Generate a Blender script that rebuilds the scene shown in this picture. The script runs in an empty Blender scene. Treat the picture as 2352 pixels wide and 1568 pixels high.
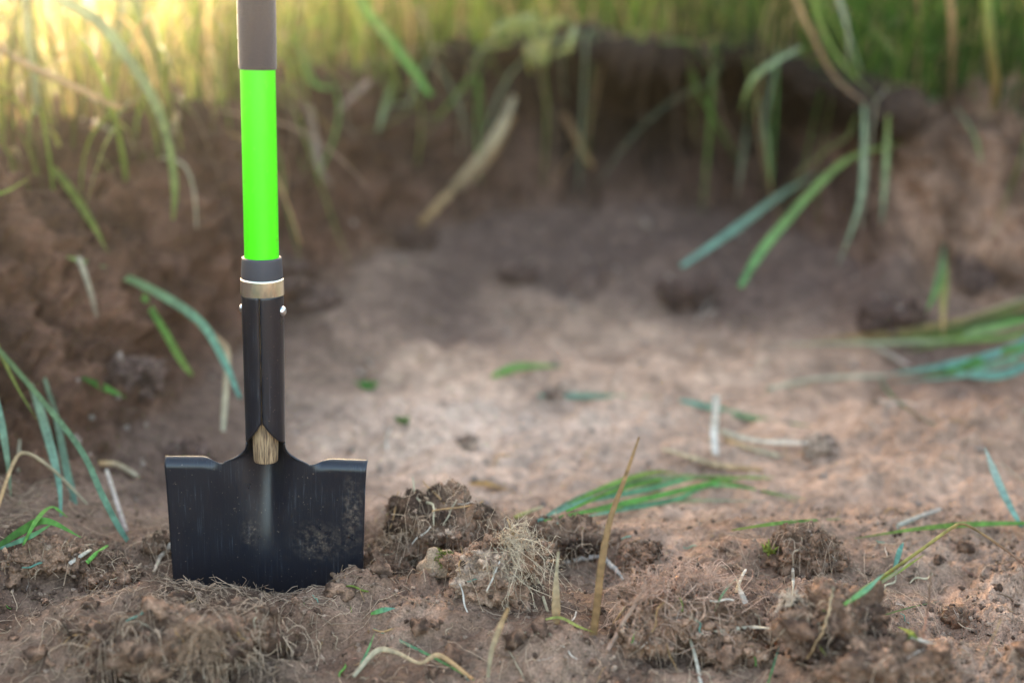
import bpy, bmesh, math, random
import numpy as np
from mathutils import Vector, Matrix, Euler
from mathutils.bvhtree import BVHTree

random.seed(7)
RNG = np.random.RandomState(11)
SC = bpy.context.scene
COL = SC.collection

# ------------------------------------------------------------------ camera
PITCH = math.radians(17)
CAM = np.array([0.0, -1.30, 0.655])
LENS = 50.0
cam_d = bpy.data.cameras.new('camera')
cam_d.lens = LENS
cam_d.sensor_width = 36.0
cam_d.clip_start = 0.02
cam_d.clip_end = 400
cam_d.dof.use_dof = True
cam_d.dof.focus_distance = 1.375
cam_d.dof.aperture_fstop = 1.8
cam = bpy.data.objects.new('camera', cam_d)
cam.location = CAM
cam.rotation_euler = (math.pi / 2 - PITCH, 0, 0)
COL.objects.link(cam)
SC.camera = cam

# ------------------------------------------------------------------ light
SUN_AZ = math.radians(-21)      # from +Y, negative = to the left
SUN_EL = math.radians(6)
SC.view_settings.view_transform = 'Standard'
SC.view_settings.look = 'None'
SC.view_settings.exposure = 3.88
SC.view_settings.gamma = 1.0
SC.view_settings.use_curve_mapping = False
SC.cycles.use_denoising = True
SC.cycles.use_adaptive_sampling = False
SC.cycles.max_bounces = 8
SC.cycles.transparent_max_bounces = 8

world = bpy.data.worlds.new("World")
SC.world = world
world.use_nodes = True
wn = world.node_tree
bg = wn.nodes['Background']
sky = wn.nodes.new('ShaderNodeTexSky')
sky.sky_type = 'NISHITA'
sky.sun_disc = False
sky.sun_elevation = SUN_EL
sky.sun_rotation = SUN_AZ
sky.air_density = .7
sky.dust_density = 5
sky.ozone_density = .25
wn.links.new(sky.outputs[0], bg.inputs[0])
bg.inputs[1].default_value = 0.15

sun_d = bpy.data.lights.new('sun', 'SUN')
sun_d.energy = 4.5
sun_d.angle = math.radians(8)
sun_d.color = (1.0, 0.83, 0.58)
sun = bpy.data.objects.new('sun', sun_d)
sdir = Vector((math.sin(SUN_AZ) * math.cos(SUN_EL), math.cos(SUN_AZ) * math.cos(SUN_EL), math.sin(SUN_EL)))
sun.rotation_euler = sdir.to_track_quat('Z', 'Y').to_euler()
sun.location = (-2, 4, 4)
COL.objects.link(sun)

# ------------------------------------------------------------------ pixel helper (photo seen at 2352 x 1568)
FPX = LENS / 36.0 * 2352.0
FW = np.array([0, math.cos(PITCH), -math.sin(PITCH)])
UP = np.array([0, math.sin(PITCH), math.cos(PITCH)])
RT = np.array([1.0, 0, 0])


def ray(px, py):
    return FW + RT * (px - 1176) / FPX + UP * (784 - py) / FPX


def at_y(px, py, Y):
    d = ray(px, py)
    return CAM + d * ((Y - CAM[1]) / d[1])


def at_z(px, py, Z=0.0):
    d = ray(px, py)
    return CAM + d * ((Z - CAM[2]) / d[2])


# ------------------------------------------------------------------ noise
PERM = RNG.permutation(256).astype(np.int64)
PERM = np.concatenate([PERM, PERM, PERM, PERM])
GR = RNG.normal(size=(256, 3))
GR /= np.linalg.norm(GR, axis=1)[:, None]


def perlin3(x, y, z):
    xi = np.floor(x).astype(np.int64); yi = np.floor(y).astype(np.int64); zi = np.floor(z).astype(np.int64)
    xf = x - xi; yf = y - yi; zf = z - zi
    u = xf * xf * xf * (xf * (xf * 6 - 15) + 10)
    v = yf * yf * yf * (yf * (yf * 6 - 15) + 10)
    w = zf * zf * zf * (zf * (zf * 6 - 15) + 10)
    xi &= 255; yi &= 255; zi &= 255
    r = 0
    for dx in (0, 1):
        wx = u if dx else 1 - u
        a = PERM[xi + dx]
        for dy in (0, 1):
            wy = v if dy else 1 - v
            b = PERM[(a + yi + dy) & 255]
            for dz in (0, 1):
                wz = w if dz else 1 - w
                g = GR[PERM[(b + zi + dz) & 255]]
                r = r + wx * wy * wz * (g[..., 0] * (xf - dx) + g[..., 1] * (yf - dy) + g[..., 2] * (zf - dz))
    return r * 1.5


def perlin2(x, y, s=0):
    xi = np.floor(x).astype(np.int64); yi = np.floor(y).astype(np.int64)
    xf = x - xi; yf = y - yi
    u = xf * xf * xf * (xf * (xf * 6 - 15) + 10)
    v = yf * yf * yf * (yf * (yf * 6 - 15) + 10)
    r = 0
    for dx in (0, 1):
        wx = u if dx else 1 - u
        a = PERM[((xi + dx) & 255) + s % 200]
        for dy in (0, 1):
            wy = v if dy else 1 - v
            g = GR[PERM[(a + yi + dy) & 255]]
            r = r + wx * wy * (g[..., 0] * (xf - dx) + g[..., 1] * (yf - dy))
    return r * 1.6


def worley2(x, y, s=0):
    xi = np.floor(x).astype(np.int64); yi = np.floor(y).astype(np.int64)
    best = np.full(x.shape, 9.0); bid = np.zeros(x.shape)
    for dx in (-1, 0, 1):
        for dy in (-1, 0, 1):
            cx = xi + dx; cy = yi + dy
            h = PERM[(PERM[(cx & 255) + s % 200] + cy) & 255]
            jx = (h / 256.0); jy = PERM[h + 17] / 256.0
            d = (cx + jx - x) ** 2 + (cy + jy - y) ** 2
            m = d < best
            best = np.where(m, d, best); bid = np.where(m, PERM[h + 91] / 256.0, bid)
    return np.sqrt(best), bid


def worley3(x, y, z, s=0):
    xi = np.floor(x).astype(np.int64); yi = np.floor(y).astype(np.int64); zi = np.floor(z).astype(np.int64)
    best = np.full(x.shape, 9.0); bid = np.zeros(x.shape)
    for dx in (-1, 0, 1):
        for dy in (-1, 0, 1):
            for dz in (-1, 0, 1):
                cx = xi + dx; cy = yi + dy; cz = zi + dz
                h = PERM[(PERM[(PERM[(cx & 255) + s % 200] + cy) & 255] + cz) & 255]
                d = (cx + h / 256.0 - x) ** 2 + (cy + PERM[h + 17] / 256.0 - y) ** 2 + (cz + PERM[h + 51] / 256.0 - z) ** 2
                m = d < best
                best = np.where(m, d, best); bid = np.where(m, PERM[h + 91] / 256.0, bid)
    return np.sqrt(best), bid


def sstep(a, b, x):
    t = np.clip((x - a) / (b - a), 0, 1)
    return t * t * (3 - 2 * t)


# ------------------------------------------------------------------ materials
def new_mat(name):
    m = bpy.data.materials.new(name)
    m.use_nodes = True
    nt = m.node_tree
    return m, nt, nt.nodes['Principled BSDF']


def node(nt, t, **kw):
    n = nt.nodes.new(t)
    for k, v in kw.items():
        setattr(n, k, v)
    return n


def soil_material():
    m, nt, p = new_mat('soil')
    L = nt.links.new
    att = node(nt, 'ShaderNodeAttribute', attribute_name='Col')
    tc = node(nt, 'ShaderNodeNewGeometry')
    n1 = node(nt, 'ShaderNodeTexNoise'); n1.inputs['Scale'].default_value = 55; n1.inputs['Detail'].default_value = 6; n1.inputs['Roughness'].default_value = .7
    n2 = node(nt, 'ShaderNodeTexNoise'); n2.inputs['Scale'].default_value = 480; n2.inputs['Detail'].default_value = 4; n2.inputs['Roughness'].default_value = .65
    n3 = node(nt, 'ShaderNodeTexVoronoi'); n3.inputs['Scale'].default_value = 620
    for n in (n1, n2, n3):
        L(tc.outputs['Position'], n.inputs['Vector'])
    r1 = node(nt, 'ShaderNodeMapRange'); r1.inputs[1].default_value = .3; r1.inputs[2].default_value = .7; r1.inputs[3].default_value = .52; r1.inputs[4].default_value = 1.42
    L(n1.outputs['Fac'], r1.inputs[0])
    r2 = node(nt, 'ShaderNodeMapRange'); r2.inputs[1].default_value = .3; r2.inputs[2].default_value = .7; r2.inputs[3].default_value = .50; r2.inputs[4].default_value = 1.5
    L(n2.outputs['Fac'], r2.inputs[0])
    mu = node(nt, 'ShaderNodeMath', operation='MULTIPLY'); L(r1.outputs[0], mu.inputs[0]); L(r2.outputs[0], mu.inputs[1])
    mx = node(nt, 'ShaderNodeVectorMath', operation='SCALE'); L(att.outputs['Color'], mx.inputs[0]); L(mu.outputs[0], mx.inputs['Scale'])
    L(mx.outputs[0], p.inputs['Base Color'])
    p.inputs['Roughness'].default_value = .95
    p.inputs['Specular IOR Level'].default_value = .15
    b1 = node(nt, 'ShaderNodeBump'); b1.inputs['Strength'].default_value = 1.0; b1.inputs['Distance'].default_value = .0016
    b2 = node(nt, 'ShaderNodeBump'); b2.inputs['Strength'].default_value = .6; b2.inputs['Distance'].default_value = .004
    L(n2.outputs['Fac'], b1.inputs['Height']); L(n1.outputs['Fac'], b2.inputs['Height']); L(b2.outputs[0], b1.inputs['Normal'])
    L(b1.outputs[0], p.inputs['Normal'])
    return m


def plant_material(name, transl, rough, streak=.25):
    m, nt, p = new_mat(name)
    L = nt.links.new
    att = node(nt, 'ShaderNodeAttribute', attribute_name='Col')
    geo = node(nt, 'ShaderNodeNewGeometry')
    n1 = node(nt, 'ShaderNodeTexNoise'); n1.inputs['Scale'].default_value = 160; n1.inputs['Detail'].default_value = 4
    L(geo.outputs['Position'], n1.inputs['Vector'])
    r = node(nt, 'ShaderNodeMapRange'); r.inputs[1].default_value = .3; r.inputs[2].default_value = .7
    r.inputs[3].default_value = 1 - streak; r.inputs[4].default_value = 1 + streak
    L(n1.outputs['Fac'], r.inputs[0])
    mx = node(nt, 'ShaderNodeVectorMath', operation='SCALE'); L(att.outputs['Color'], mx.inputs[0]); L(r.outputs[0], mx.inputs['Scale'])
    L(mx.outputs[0], p.inputs['Base Color'])
    p.inputs['Roughness'].default_value = rough
    p.inputs['Specular IOR Level'].default_value = .2
    if transl:
        t = node(nt, 'ShaderNodeBsdfTranslucent'); L(mx.outputs[0], t.inputs['Color'])
        ms = node(nt, 'ShaderNodeMixShader'); ms.inputs[0].default_value = transl
        L(p.outputs[0], ms.inputs[1]); L(t.outputs[0], ms.inputs[2])
        L(ms.outputs[0], nt.nodes['Material Output'].inputs['Surface'])
    return m


M_SOIL = soil_material()
M_LEAF = plant_material('grass_leaf', .34, .62)
M_STRAW = plant_material('dry_straw', .15, .6)
M_TWIG = plant_material('twig_bark', 0, .8, .35)
M_ROOT = plant_material('fine_root', .1, .8, .3)
M_MOSS = plant_material('moss', .3, .8)


# ------------------------------------------------------------------ mesh helpers
def mesh_obj(name, verts, faces, mat, col=None, smooth=True, parent=None):
    me = bpy.data.meshes.new(name)
    verts = np.asarray(verts, dtype=np.float32)
    faces = np.asarray(faces, dtype=np.int32)
    nf, k = faces.shape
    me.vertices.add(len(verts)); me.vertices.foreach_set('co', verts.ravel())
    me.loops.add(nf * k); me.loops.foreach_set('vertex_index', faces.ravel())
    me.polygons.add(nf)
    me.polygons.foreach_set('loop_start', np.arange(0, nf * k, k, dtype=np.int32))
    me.polygons.foreach_set('use_smooth', np.full(nf, smooth))
    me.update(calc_edges=True)
    me.validate()
    if col is not None:
        a = me.color_attributes.new('Col', 'FLOAT_COLOR', 'POINT')
        c = np.ones((len(verts), 4), dtype=np.float32); c[:, :3] = col
        a.data.foreach_set('color', c.ravel())
    me.materials.append(mat)
    o = bpy.data.objects.new(name, me)
    COL.objects.link(o)
    if parent is not None:
        o.parent = parent
    return o


def tag(o, label, cat, group=None):
    o['label'] = label; o['category'] = cat
    if group: o['group'] = group
    return o


def empty(name, loc=(0, 0, 0), rot=(0, 0, 0)):
    o = bpy.data.objects.new(name, None)
    o.location = loc; o.rotation_euler = rot
    o.empty_display_size = .02
    COL.objects.link(o)
    return o


def origin_to(o, p):
    """move a top-level mesh's origin to p (the vertices stay where they are)"""
    o.data.transform(Matrix.Translation(-Vector(p)))
    o.location = Vector(p)


def catmull(pts, n):
    pts = np.asarray(pts, float)
    if len(pts) == 2:
        t = np.linspace(0, 1, n)[:, None]
        return pts[0] * (1 - t) + pts[1] * t
    P = np.vstack([2 * pts[0] - pts[1], pts, 2 * pts[-1] - pts[-2]])
    m = len(pts) - 1
    out = []
    for t in np.linspace(0, m - 1e-6, n):
        i = int(t); f = t - i
        a, b, c, d = P[i:i + 4]
        out.append(.5 * (2 * b + (c - a) * f + (2 * a - 5 * b + 4 * c - d) * f * f + (3 * b - a - 3 * c + d) * f ** 3))
    return np.array(out)


def frames(C, V):
    """side and normal vectors along centre lines C (n,m,3), facing V (3,) or (n,1,3)"""
    T = np.gradient(C, axis=1)
    T /= np.linalg.norm(T, axis=2, keepdims=True) + 1e-9
    S = np.cross(T, V); S /= np.linalg.norm(S, axis=2, keepdims=True) + 1e-9
    N = np.cross(S, T)
    return T, S, N


def tube_batch(C, Rr, K, col, V=np.array([.13, -.8, .58]), flat=1.0, fold=0.0):
    """n tubes with m rings of K points; C (n,m,3), Rr (n,m), col (n,m,3)"""
    n, m, _ = C.shape
    T, S, N = frames(C, V)
    a = np.arange(K) * 2 * math.pi / K
    ca = np.cos(a); sa = np.sin(a) * flat + fold * np.abs(np.cos(a))
    P = C[:, :, None, :] + Rr[:, :, None, None] * (ca[None, None, :, None] * S[:, :, None, :] + sa[None, None, :, None] * N[:, :, None, :])
    verts = P.reshape(-1, 3)
    cc = np.repeat(col[:, :, None, :], K, axis=2).reshape(-1, 3)
    base = (np.arange(n) * m * K)[:, None, None]
    ring = (np.arange(m - 1) * K)[None, :, None]
    k = np.arange(K)[None, None, :]; k2 = (np.arange(K)[None, None, :] + 1) % K
    f = np.stack([base + ring + k, base + ring + k2, base + ring + K + k2, base + ring + K + k], axis=-1).reshape(-1, 4)
    return verts, f, cc


def strip_batch(C, W, S, N, col, fold=.35):
    """n leaf strips with m rows of 3 verts (V fold)"""
    n, m, _ = C.shape
    l = C - S * W[..., None] + N * (W * fold)[..., None]
    r = C + S * W[..., None] + N * (W * fold)[..., None]
    verts = np.stack([l, C, r], axis=2).reshape(-1, 3)
    cc = np.repeat(col[:, :, None, :], 3, axis=2).reshape(-1, 3)
    b = (np.arange(n) * m * 3)[:, None, None] + (np.arange(m - 1) * 3)[None, :, None] + np.array([0, 1])[None, None, :]
    f = np.stack([b, b + 1, b + 4, b + 3], axis=-1).reshape(-1, 4)
    return verts, f, cc


# ------------------------------------------------------------------ GROUND: one sheet with the dug pit and its bank
XB = np.array([-60, -3., -1.2, -.80, -.66, -.59, -.50, -.46, -.41, -.36, -.12, .10, .43, .54, .62, .80, 1.2, 2.0, 60])
YB = np.array([-9, -6., -2.2, -.62, -.10, .18, .34, .50, .72, .98, 1.36, 1.47, 1.42, 1.28, 1.10, .96, .55, -2., -9])
XW = np.array([-60, -1.2, -.8, -.6, -.45, -.3, 0, .2, .6, .75, 1.0, 60])
WW = np.array([1.4, 1.3, 1.0, .70, .50, .30, .16, .13, .15, .28, .40, .6])
HX = np.array([-60, -.8, -.4, .1, .5, .75, 60]); HH = np.array([.34, .33, .35, .40, .38, .32, .33])

xs_f = np.arange(-.78, .90, .0020)
gx = [.004]
while sum(gx) < 60: gx.append(gx[-1] * 1.16)
gx = np.cumsum(gx)
xs = np.concatenate([(xs_f[0] - gx)[::-1], xs_f, xs_f[-1] + gx])
ys = [-.36]
while ys[-1] < 1.80:
    y = ys[-1]
    ys.append(y + (.0018 if y < .30 else min(.0045, .0018 + (y - .30) * .007)))
ys = np.array(ys)
gy = [.004]
while sum(gy) < 60: gy.append(gy[-1] * 1.2)
gy = np.cumsum(gy)
ys = np.concatenate([(ys[0] - gy)[::-1], ys, ys[-1] + gy])
X, Y = np.meshgrid(xs, ys)

BUMPS = [  # px, py, rx, ry, h (metres)
    (360, 1455, .11, .055, .040), (520, 1400, .07, .03, .012), (190, 1530, .16, .05, .016),
    (820, 1385, .10, .030, .018), (620, 1450, .12, .03, .016), (1000, 1460, .12, .04, .020), (1270, 1510, .10, .04, .016), (1500, 1400, .09, .035, .018), (1060, 1400, .10, .05, .012), (790, 1352, .04, .018, .010), (1410, 1350, .085, .05, -.024),
    (1150, 1345, .045, .030, .024), (1570, 1430, .065, .05, .026), (1640, 1525, .06, .03, -.026),
    (1960, 1545, .10, .05, .012), (2150, 1290, .25, .03, .010), (140, 1290, .17, .04, .014),
    (2300, 1450, .10, .05, -.016), (1420, 1530, .2, .035, .010), (930, 1300, .10, .04, -.008),
    (1830, 1290, .08, .02, .010), (1740, 1230, .3, .03, .012), (2330, 1545, .08, .04, .014),
    (960, 970, .10, .10, .030), (1300, 1000, .22, .10, .014), (870, 800, .16, .10, .030), (2250, 980, .2, .15, .03),
    (1600, 660, .06, .05, .05), (1350, 700, .12, .08, .025), (2050, 720, .05, .05, .05),
]
Z = np.zeros_like(X)
for px, py, rx, ry, h in BUMPS:
    c = at_z(px, py)
    Z += h * np.exp(-((X - c[0]) / rx) ** 2 - ((Y - c[1]) / ry) ** 2)
NW = 1 / (1 + np.exp((Y - .17) / .03))                         # near (dug and loose) versus pit floor
Z += -.028 * (1 - NW)
near = ((X > -.85) & (X < .95) & (Y > -.4) & (Y < 1.9))
Z += np.where(near, .018 * perlin2(X * 3.1, Y * 3.1, 3) + .008 * perlin2(X * 9, Y * 9, 5), .02 * perlin2(X * 1.3, Y * 1.3, 3))
wob = .10 * perlin2(X * 2.3 + 5, Y * 2.3, 8) + .05 * perlin2(X * 7 + 5, Y * 7, 9)
yb = np.interp(X, XB, YB) + wob
wid = np.interp(X, XW, WW)
Q = (Y - yb) / wid
H = np.interp(X, HX, HH) + .03 * perlin2(X * 2.5, Y * 2.5, 21)
TAL = np.interp(X, [-.7, -.3, 0, .4, .6, .9], [.02, .07, .12, .13, .09, .03]) * sstep(-.48, .03, Y - yb + .06 * perlin2(X * 6, Y * 6, 25))
Z += TAL * near
PR = sstep(-.12, 1.05, Q)
Z = Z * (1 - PR) + (H + .012 * perlin2(X * 5, Y * 5, 13)) * PR
# undercut under the turf in the middle of the back wall
cutx = np.interp(X, [-.2, .05, .2, .5, .66, .74], [0, .35, 1, 1, .9, 0])
Yd = Y + cutx * .24 * np.exp(-((Q - .50) / .24) ** 2) - cutx * .10 * np.exp(-((Q - .98) / .22) ** 2)

foot = np.exp(-((X + .243) / .115) ** 4 - ((Y + .004) / .028) ** 2)     # level ground where the blade went in
Z = Z * (1 - foot) + (-.007 + .004 * perlin2(X * 30, Y * 30, 71) + .006 * np.exp(-((X + .155) / .03) ** 2)) * foot
P0 = np.stack([X, Yd, Z], axis=-1)
du = np.gradient(P0, axis=1); dv = np.gradient(P0, axis=0)
NN = np.cross(du, dv); NN /= np.linalg.norm(NN, axis=2, keepdims=True) + 1e-12
bank = sstep(-.15, .15, Q) * (1 - sstep(1.1, 1.6, Q))
# relief along the normal
Dp = np.zeros_like(X)
sel = near
x = X[sel]; y = Yd[sel]; z = Z[sel]; bk = bank[sel]; nw = NW[sel]
rough = sstep(-.25, .35, perlin2(x * 4.3 + 9, y * 4.3, 31)) * .75 + .25
rough = np.maximum(rough, sstep(-.05, .0, x + .12 - 0 * y) * 0 + rough)
d = bk * (.032 * perlin3(x * 8, y * 8, z * 8) + .028 * perlin3(x * 17, y * 17, z * 17) + .022 * perlin3(x * 38, y * 38, z * 38) + .010 * perlin3(x * 85, y * 85, z * 85))
for s, a, seed in ((22, .013, 3), (48, .0075, 4)):
    f1, bid = worley3(x * s, y * s, z * s, seed)
    d += a * np.clip(1 - (f1 / .75) ** 2, -0.4, 1) * (bid > .35) * (bk + (1 - bk) * (.30 * nw + .15) * rough * (bid > .6))
d += (1 - bk) * (1 - nw) * (.011 * perlin2(x * 10, y * 10, 46) + .006 * perlin2(x * 23, y * 23, 47))
d += (1 - bk) * ((.0130 * perlin2(x * 24, y * 24, 41) + .016 * nw * perlin2(x * 13 + 4, y * 13, 42)) * (.4 + .6 * rough))
fine = (Y[sel] < .62)
xf_, yf_ = x[fine], y[fine]; rf = rough[fine] * (1 - .8 * bk[fine]); nf_ = nw[fine]
df = .0034 * perlin2(xf_ * 52, yf_ * 52, 43) + .0022 * perlin2(xf_ * 110, yf_ * 110, 44) * (.5 + rf) + .0013 * perlin2(xf_ * 240, yf_ * 240, 45) * (.4 + rf)
for s, a, seed, thr in ((90, .0030, 6, .45), (170, .0022, 7, .35), (300, .0011, 9, .3)):
    f1, bid = worley2(xf_ * s + .3 * perlin2(xf_ * s * .6, yf_ * s * .6, 2), yf_ * s, seed)
    df += a * np.clip(1 - (f1 / .62) ** 2, -.5, 1) * (bid > thr) * rf * (.4 + .6 * nf_)
d[fine] += df * 1.30
d *= 1 - .55 * foot[sel]
Dp[sel] = d
PG = P0 + NN * Dp[..., None]

# soil colours: pale dry sand on the pit floor, brown loose soil in front, reddish wall on the left, dark topsoil under the turf
c_front = np.array([.300, .176, .113]); c_sand = np.array([.480, .305, .205]); c_dry = np.array([.500, .325, .220])
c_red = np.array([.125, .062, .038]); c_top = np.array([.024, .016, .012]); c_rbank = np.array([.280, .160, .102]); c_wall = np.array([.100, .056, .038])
n_a = sstep(-.3, .45, perlin2(X * 6 + 3, Y * 6, 51))[..., None]; n_b = sstep(-.35, .35, perlin2(X * 15 + 3, Y * 15, 52))[..., None]
n_c = sstep(-.4, .4, perlin2(X * 3, Y * 3 + 7, 53))[..., None]
front = c_front * (1 - .52 * n_a) + (c_dry - c_front) * (n_b * .45)
front = front + (c_dry - front) * (np.clip((X - .25) / .35, 0, 1) * .45)[..., None]
floor = c_sand * (.80 + .30 * n_a) * (1 - .22 * n_b)
floor = floor + (c_rbank - floor) * (sstep(.35, .7, X) * .5)[..., None]
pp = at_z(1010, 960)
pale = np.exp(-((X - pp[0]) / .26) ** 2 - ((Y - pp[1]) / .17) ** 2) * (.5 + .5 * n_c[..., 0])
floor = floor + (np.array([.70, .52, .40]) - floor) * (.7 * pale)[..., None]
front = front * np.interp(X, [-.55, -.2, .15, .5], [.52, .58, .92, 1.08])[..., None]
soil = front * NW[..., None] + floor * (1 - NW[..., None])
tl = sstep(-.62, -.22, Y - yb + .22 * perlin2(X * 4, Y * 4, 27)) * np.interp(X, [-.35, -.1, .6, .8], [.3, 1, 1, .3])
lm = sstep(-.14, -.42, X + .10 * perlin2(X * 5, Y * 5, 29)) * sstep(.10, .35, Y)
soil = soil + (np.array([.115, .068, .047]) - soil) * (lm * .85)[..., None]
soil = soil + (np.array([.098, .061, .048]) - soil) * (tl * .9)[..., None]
wl = c_red + (c_wall - c_red) * sstep(-.45, .0, X)[..., None]
wl = wl + (c_rbank - wl) * sstep(.55, .72, X)[..., None]
n_d = sstep(-.35, .4, perlin3(X * 13, Y * 13, Z * 13 + 3))[..., None]
wl = wl * (.55 + .45 * n_b + .45 * n_d)
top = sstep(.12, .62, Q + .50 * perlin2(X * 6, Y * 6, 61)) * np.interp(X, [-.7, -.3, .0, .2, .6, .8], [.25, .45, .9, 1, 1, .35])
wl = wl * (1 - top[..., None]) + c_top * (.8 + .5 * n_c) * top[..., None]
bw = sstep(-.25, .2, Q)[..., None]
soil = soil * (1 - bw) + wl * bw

ny, nx = X.shape
idx = np.arange(ny * nx).reshape(ny, nx)
F4 = np.stack([idx[:-1, :-1], idx[:-1, 1:], idx[1:, 1:], idx[1:, :-1]], axis=-1).reshape(-1, 4)
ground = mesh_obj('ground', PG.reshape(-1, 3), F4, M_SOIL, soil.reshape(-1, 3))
ground['kind'] = 'structure'
bpy.context.view_layer.update()
BVH = BVHTree.FromObject(ground, bpy.context.evaluated_depsgraph_get())


CLODS = []     # (tree, location, bounding radius) of every big clod laid so far


def on_ground(px, py, lift=0.0, bare=False):
    d = Vector(ray(px, py)).normalized()
    o = Vector(CAM)
    h = BVH.ray_cast(o, d, 50)
    p = h[0] if h[0] is not None else Vector(at_z(px, py, 0))
    for tr, loc, rad in (() if bare else CLODS):
        v = loc - o
        if (v - d * v.dot(d)).length > rad: continue
        q = tr.ray_cast(o - loc, d, 50)
        if q[0] is not None and (q[0] + loc - o).length < (p - o).length:
            p = q[0] + loc
    return np.array(p) + np.array([0, 0, lift])


def drop(x, y, zz=1.2):
    h = BVH.ray_cast(Vector((x, y, zz)), Vector((0, 0, -1)), 5)
    for tr, loc, rad in CLODS:
        if (x - loc.x) ** 2 + (y - loc.y) ** 2 > rad * rad: continue
        q = tr.ray_cast(Vector((x, y, zz)) - loc, Vector((0, 0, -1)), 5)
        if q[0] is not None and (h[0] is None or (q[0] + loc).z > h[0].z):
            h = (q[0] + loc, q[1])
    return (np.array(h[0]), np.array(h[1])) if h[0] is not None else (np.array([x, y, 0.]), np.array([0, 0, 1.]))


def flare_haze_box(den, g):
    m = bpy.data.materials.new('flare_haze'); m.use_nodes = True; nt = m.node_tree
    nt.nodes.remove(nt.nodes['Principled BSDF'])
    v = nt.nodes.new('ShaderNodeVolumePrincipled')
    v.inputs['Color'].default_value = (1, .92, .76, 1); v.inputs['Density'].default_value = den; v.inputs['Anisotropy'].default_value = g
    nt.links.new(v.outputs[0], nt.nodes['Material Output'].inputs['Volume'])
    x = 75
    P = [(-x, -x, -1.3), (x, -x, -1.3), (x, x, -1.3), (-x, x, -1.3), (-x, -x, 1.6), (x, -x, 1.6), (x, x, 1.6), (-x, x, 1.6)]
    o = mesh_obj('flare_haze', P, [[3, 2, 1, 0], [4, 5, 6, 7], [0, 1, 5, 4], [1, 2, 6, 5], [2, 3, 7, 6], [3, 0, 4, 7]], m, None, False)
    o['kind'] = 'stuff'; o['label'] = 'added golden volume standing in for the sun flare'


flare_haze_box(.009, .985)  # thin volume added to imitate the glow of the sun flare

# ------------------------------------------------------------------ SHOVEL
def principled(name, col, rough, metal=0.0, spec=.5):
    m, nt, p = new_mat(name)
    p.inputs['Base Color'].default_value = (*col, 1); p.inputs['Roughness'].default_value = rough
    p.inputs['Metallic'].default_value = metal; p.inputs['Specular IOR Level'].default_value = spec
    return m, nt, p


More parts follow.
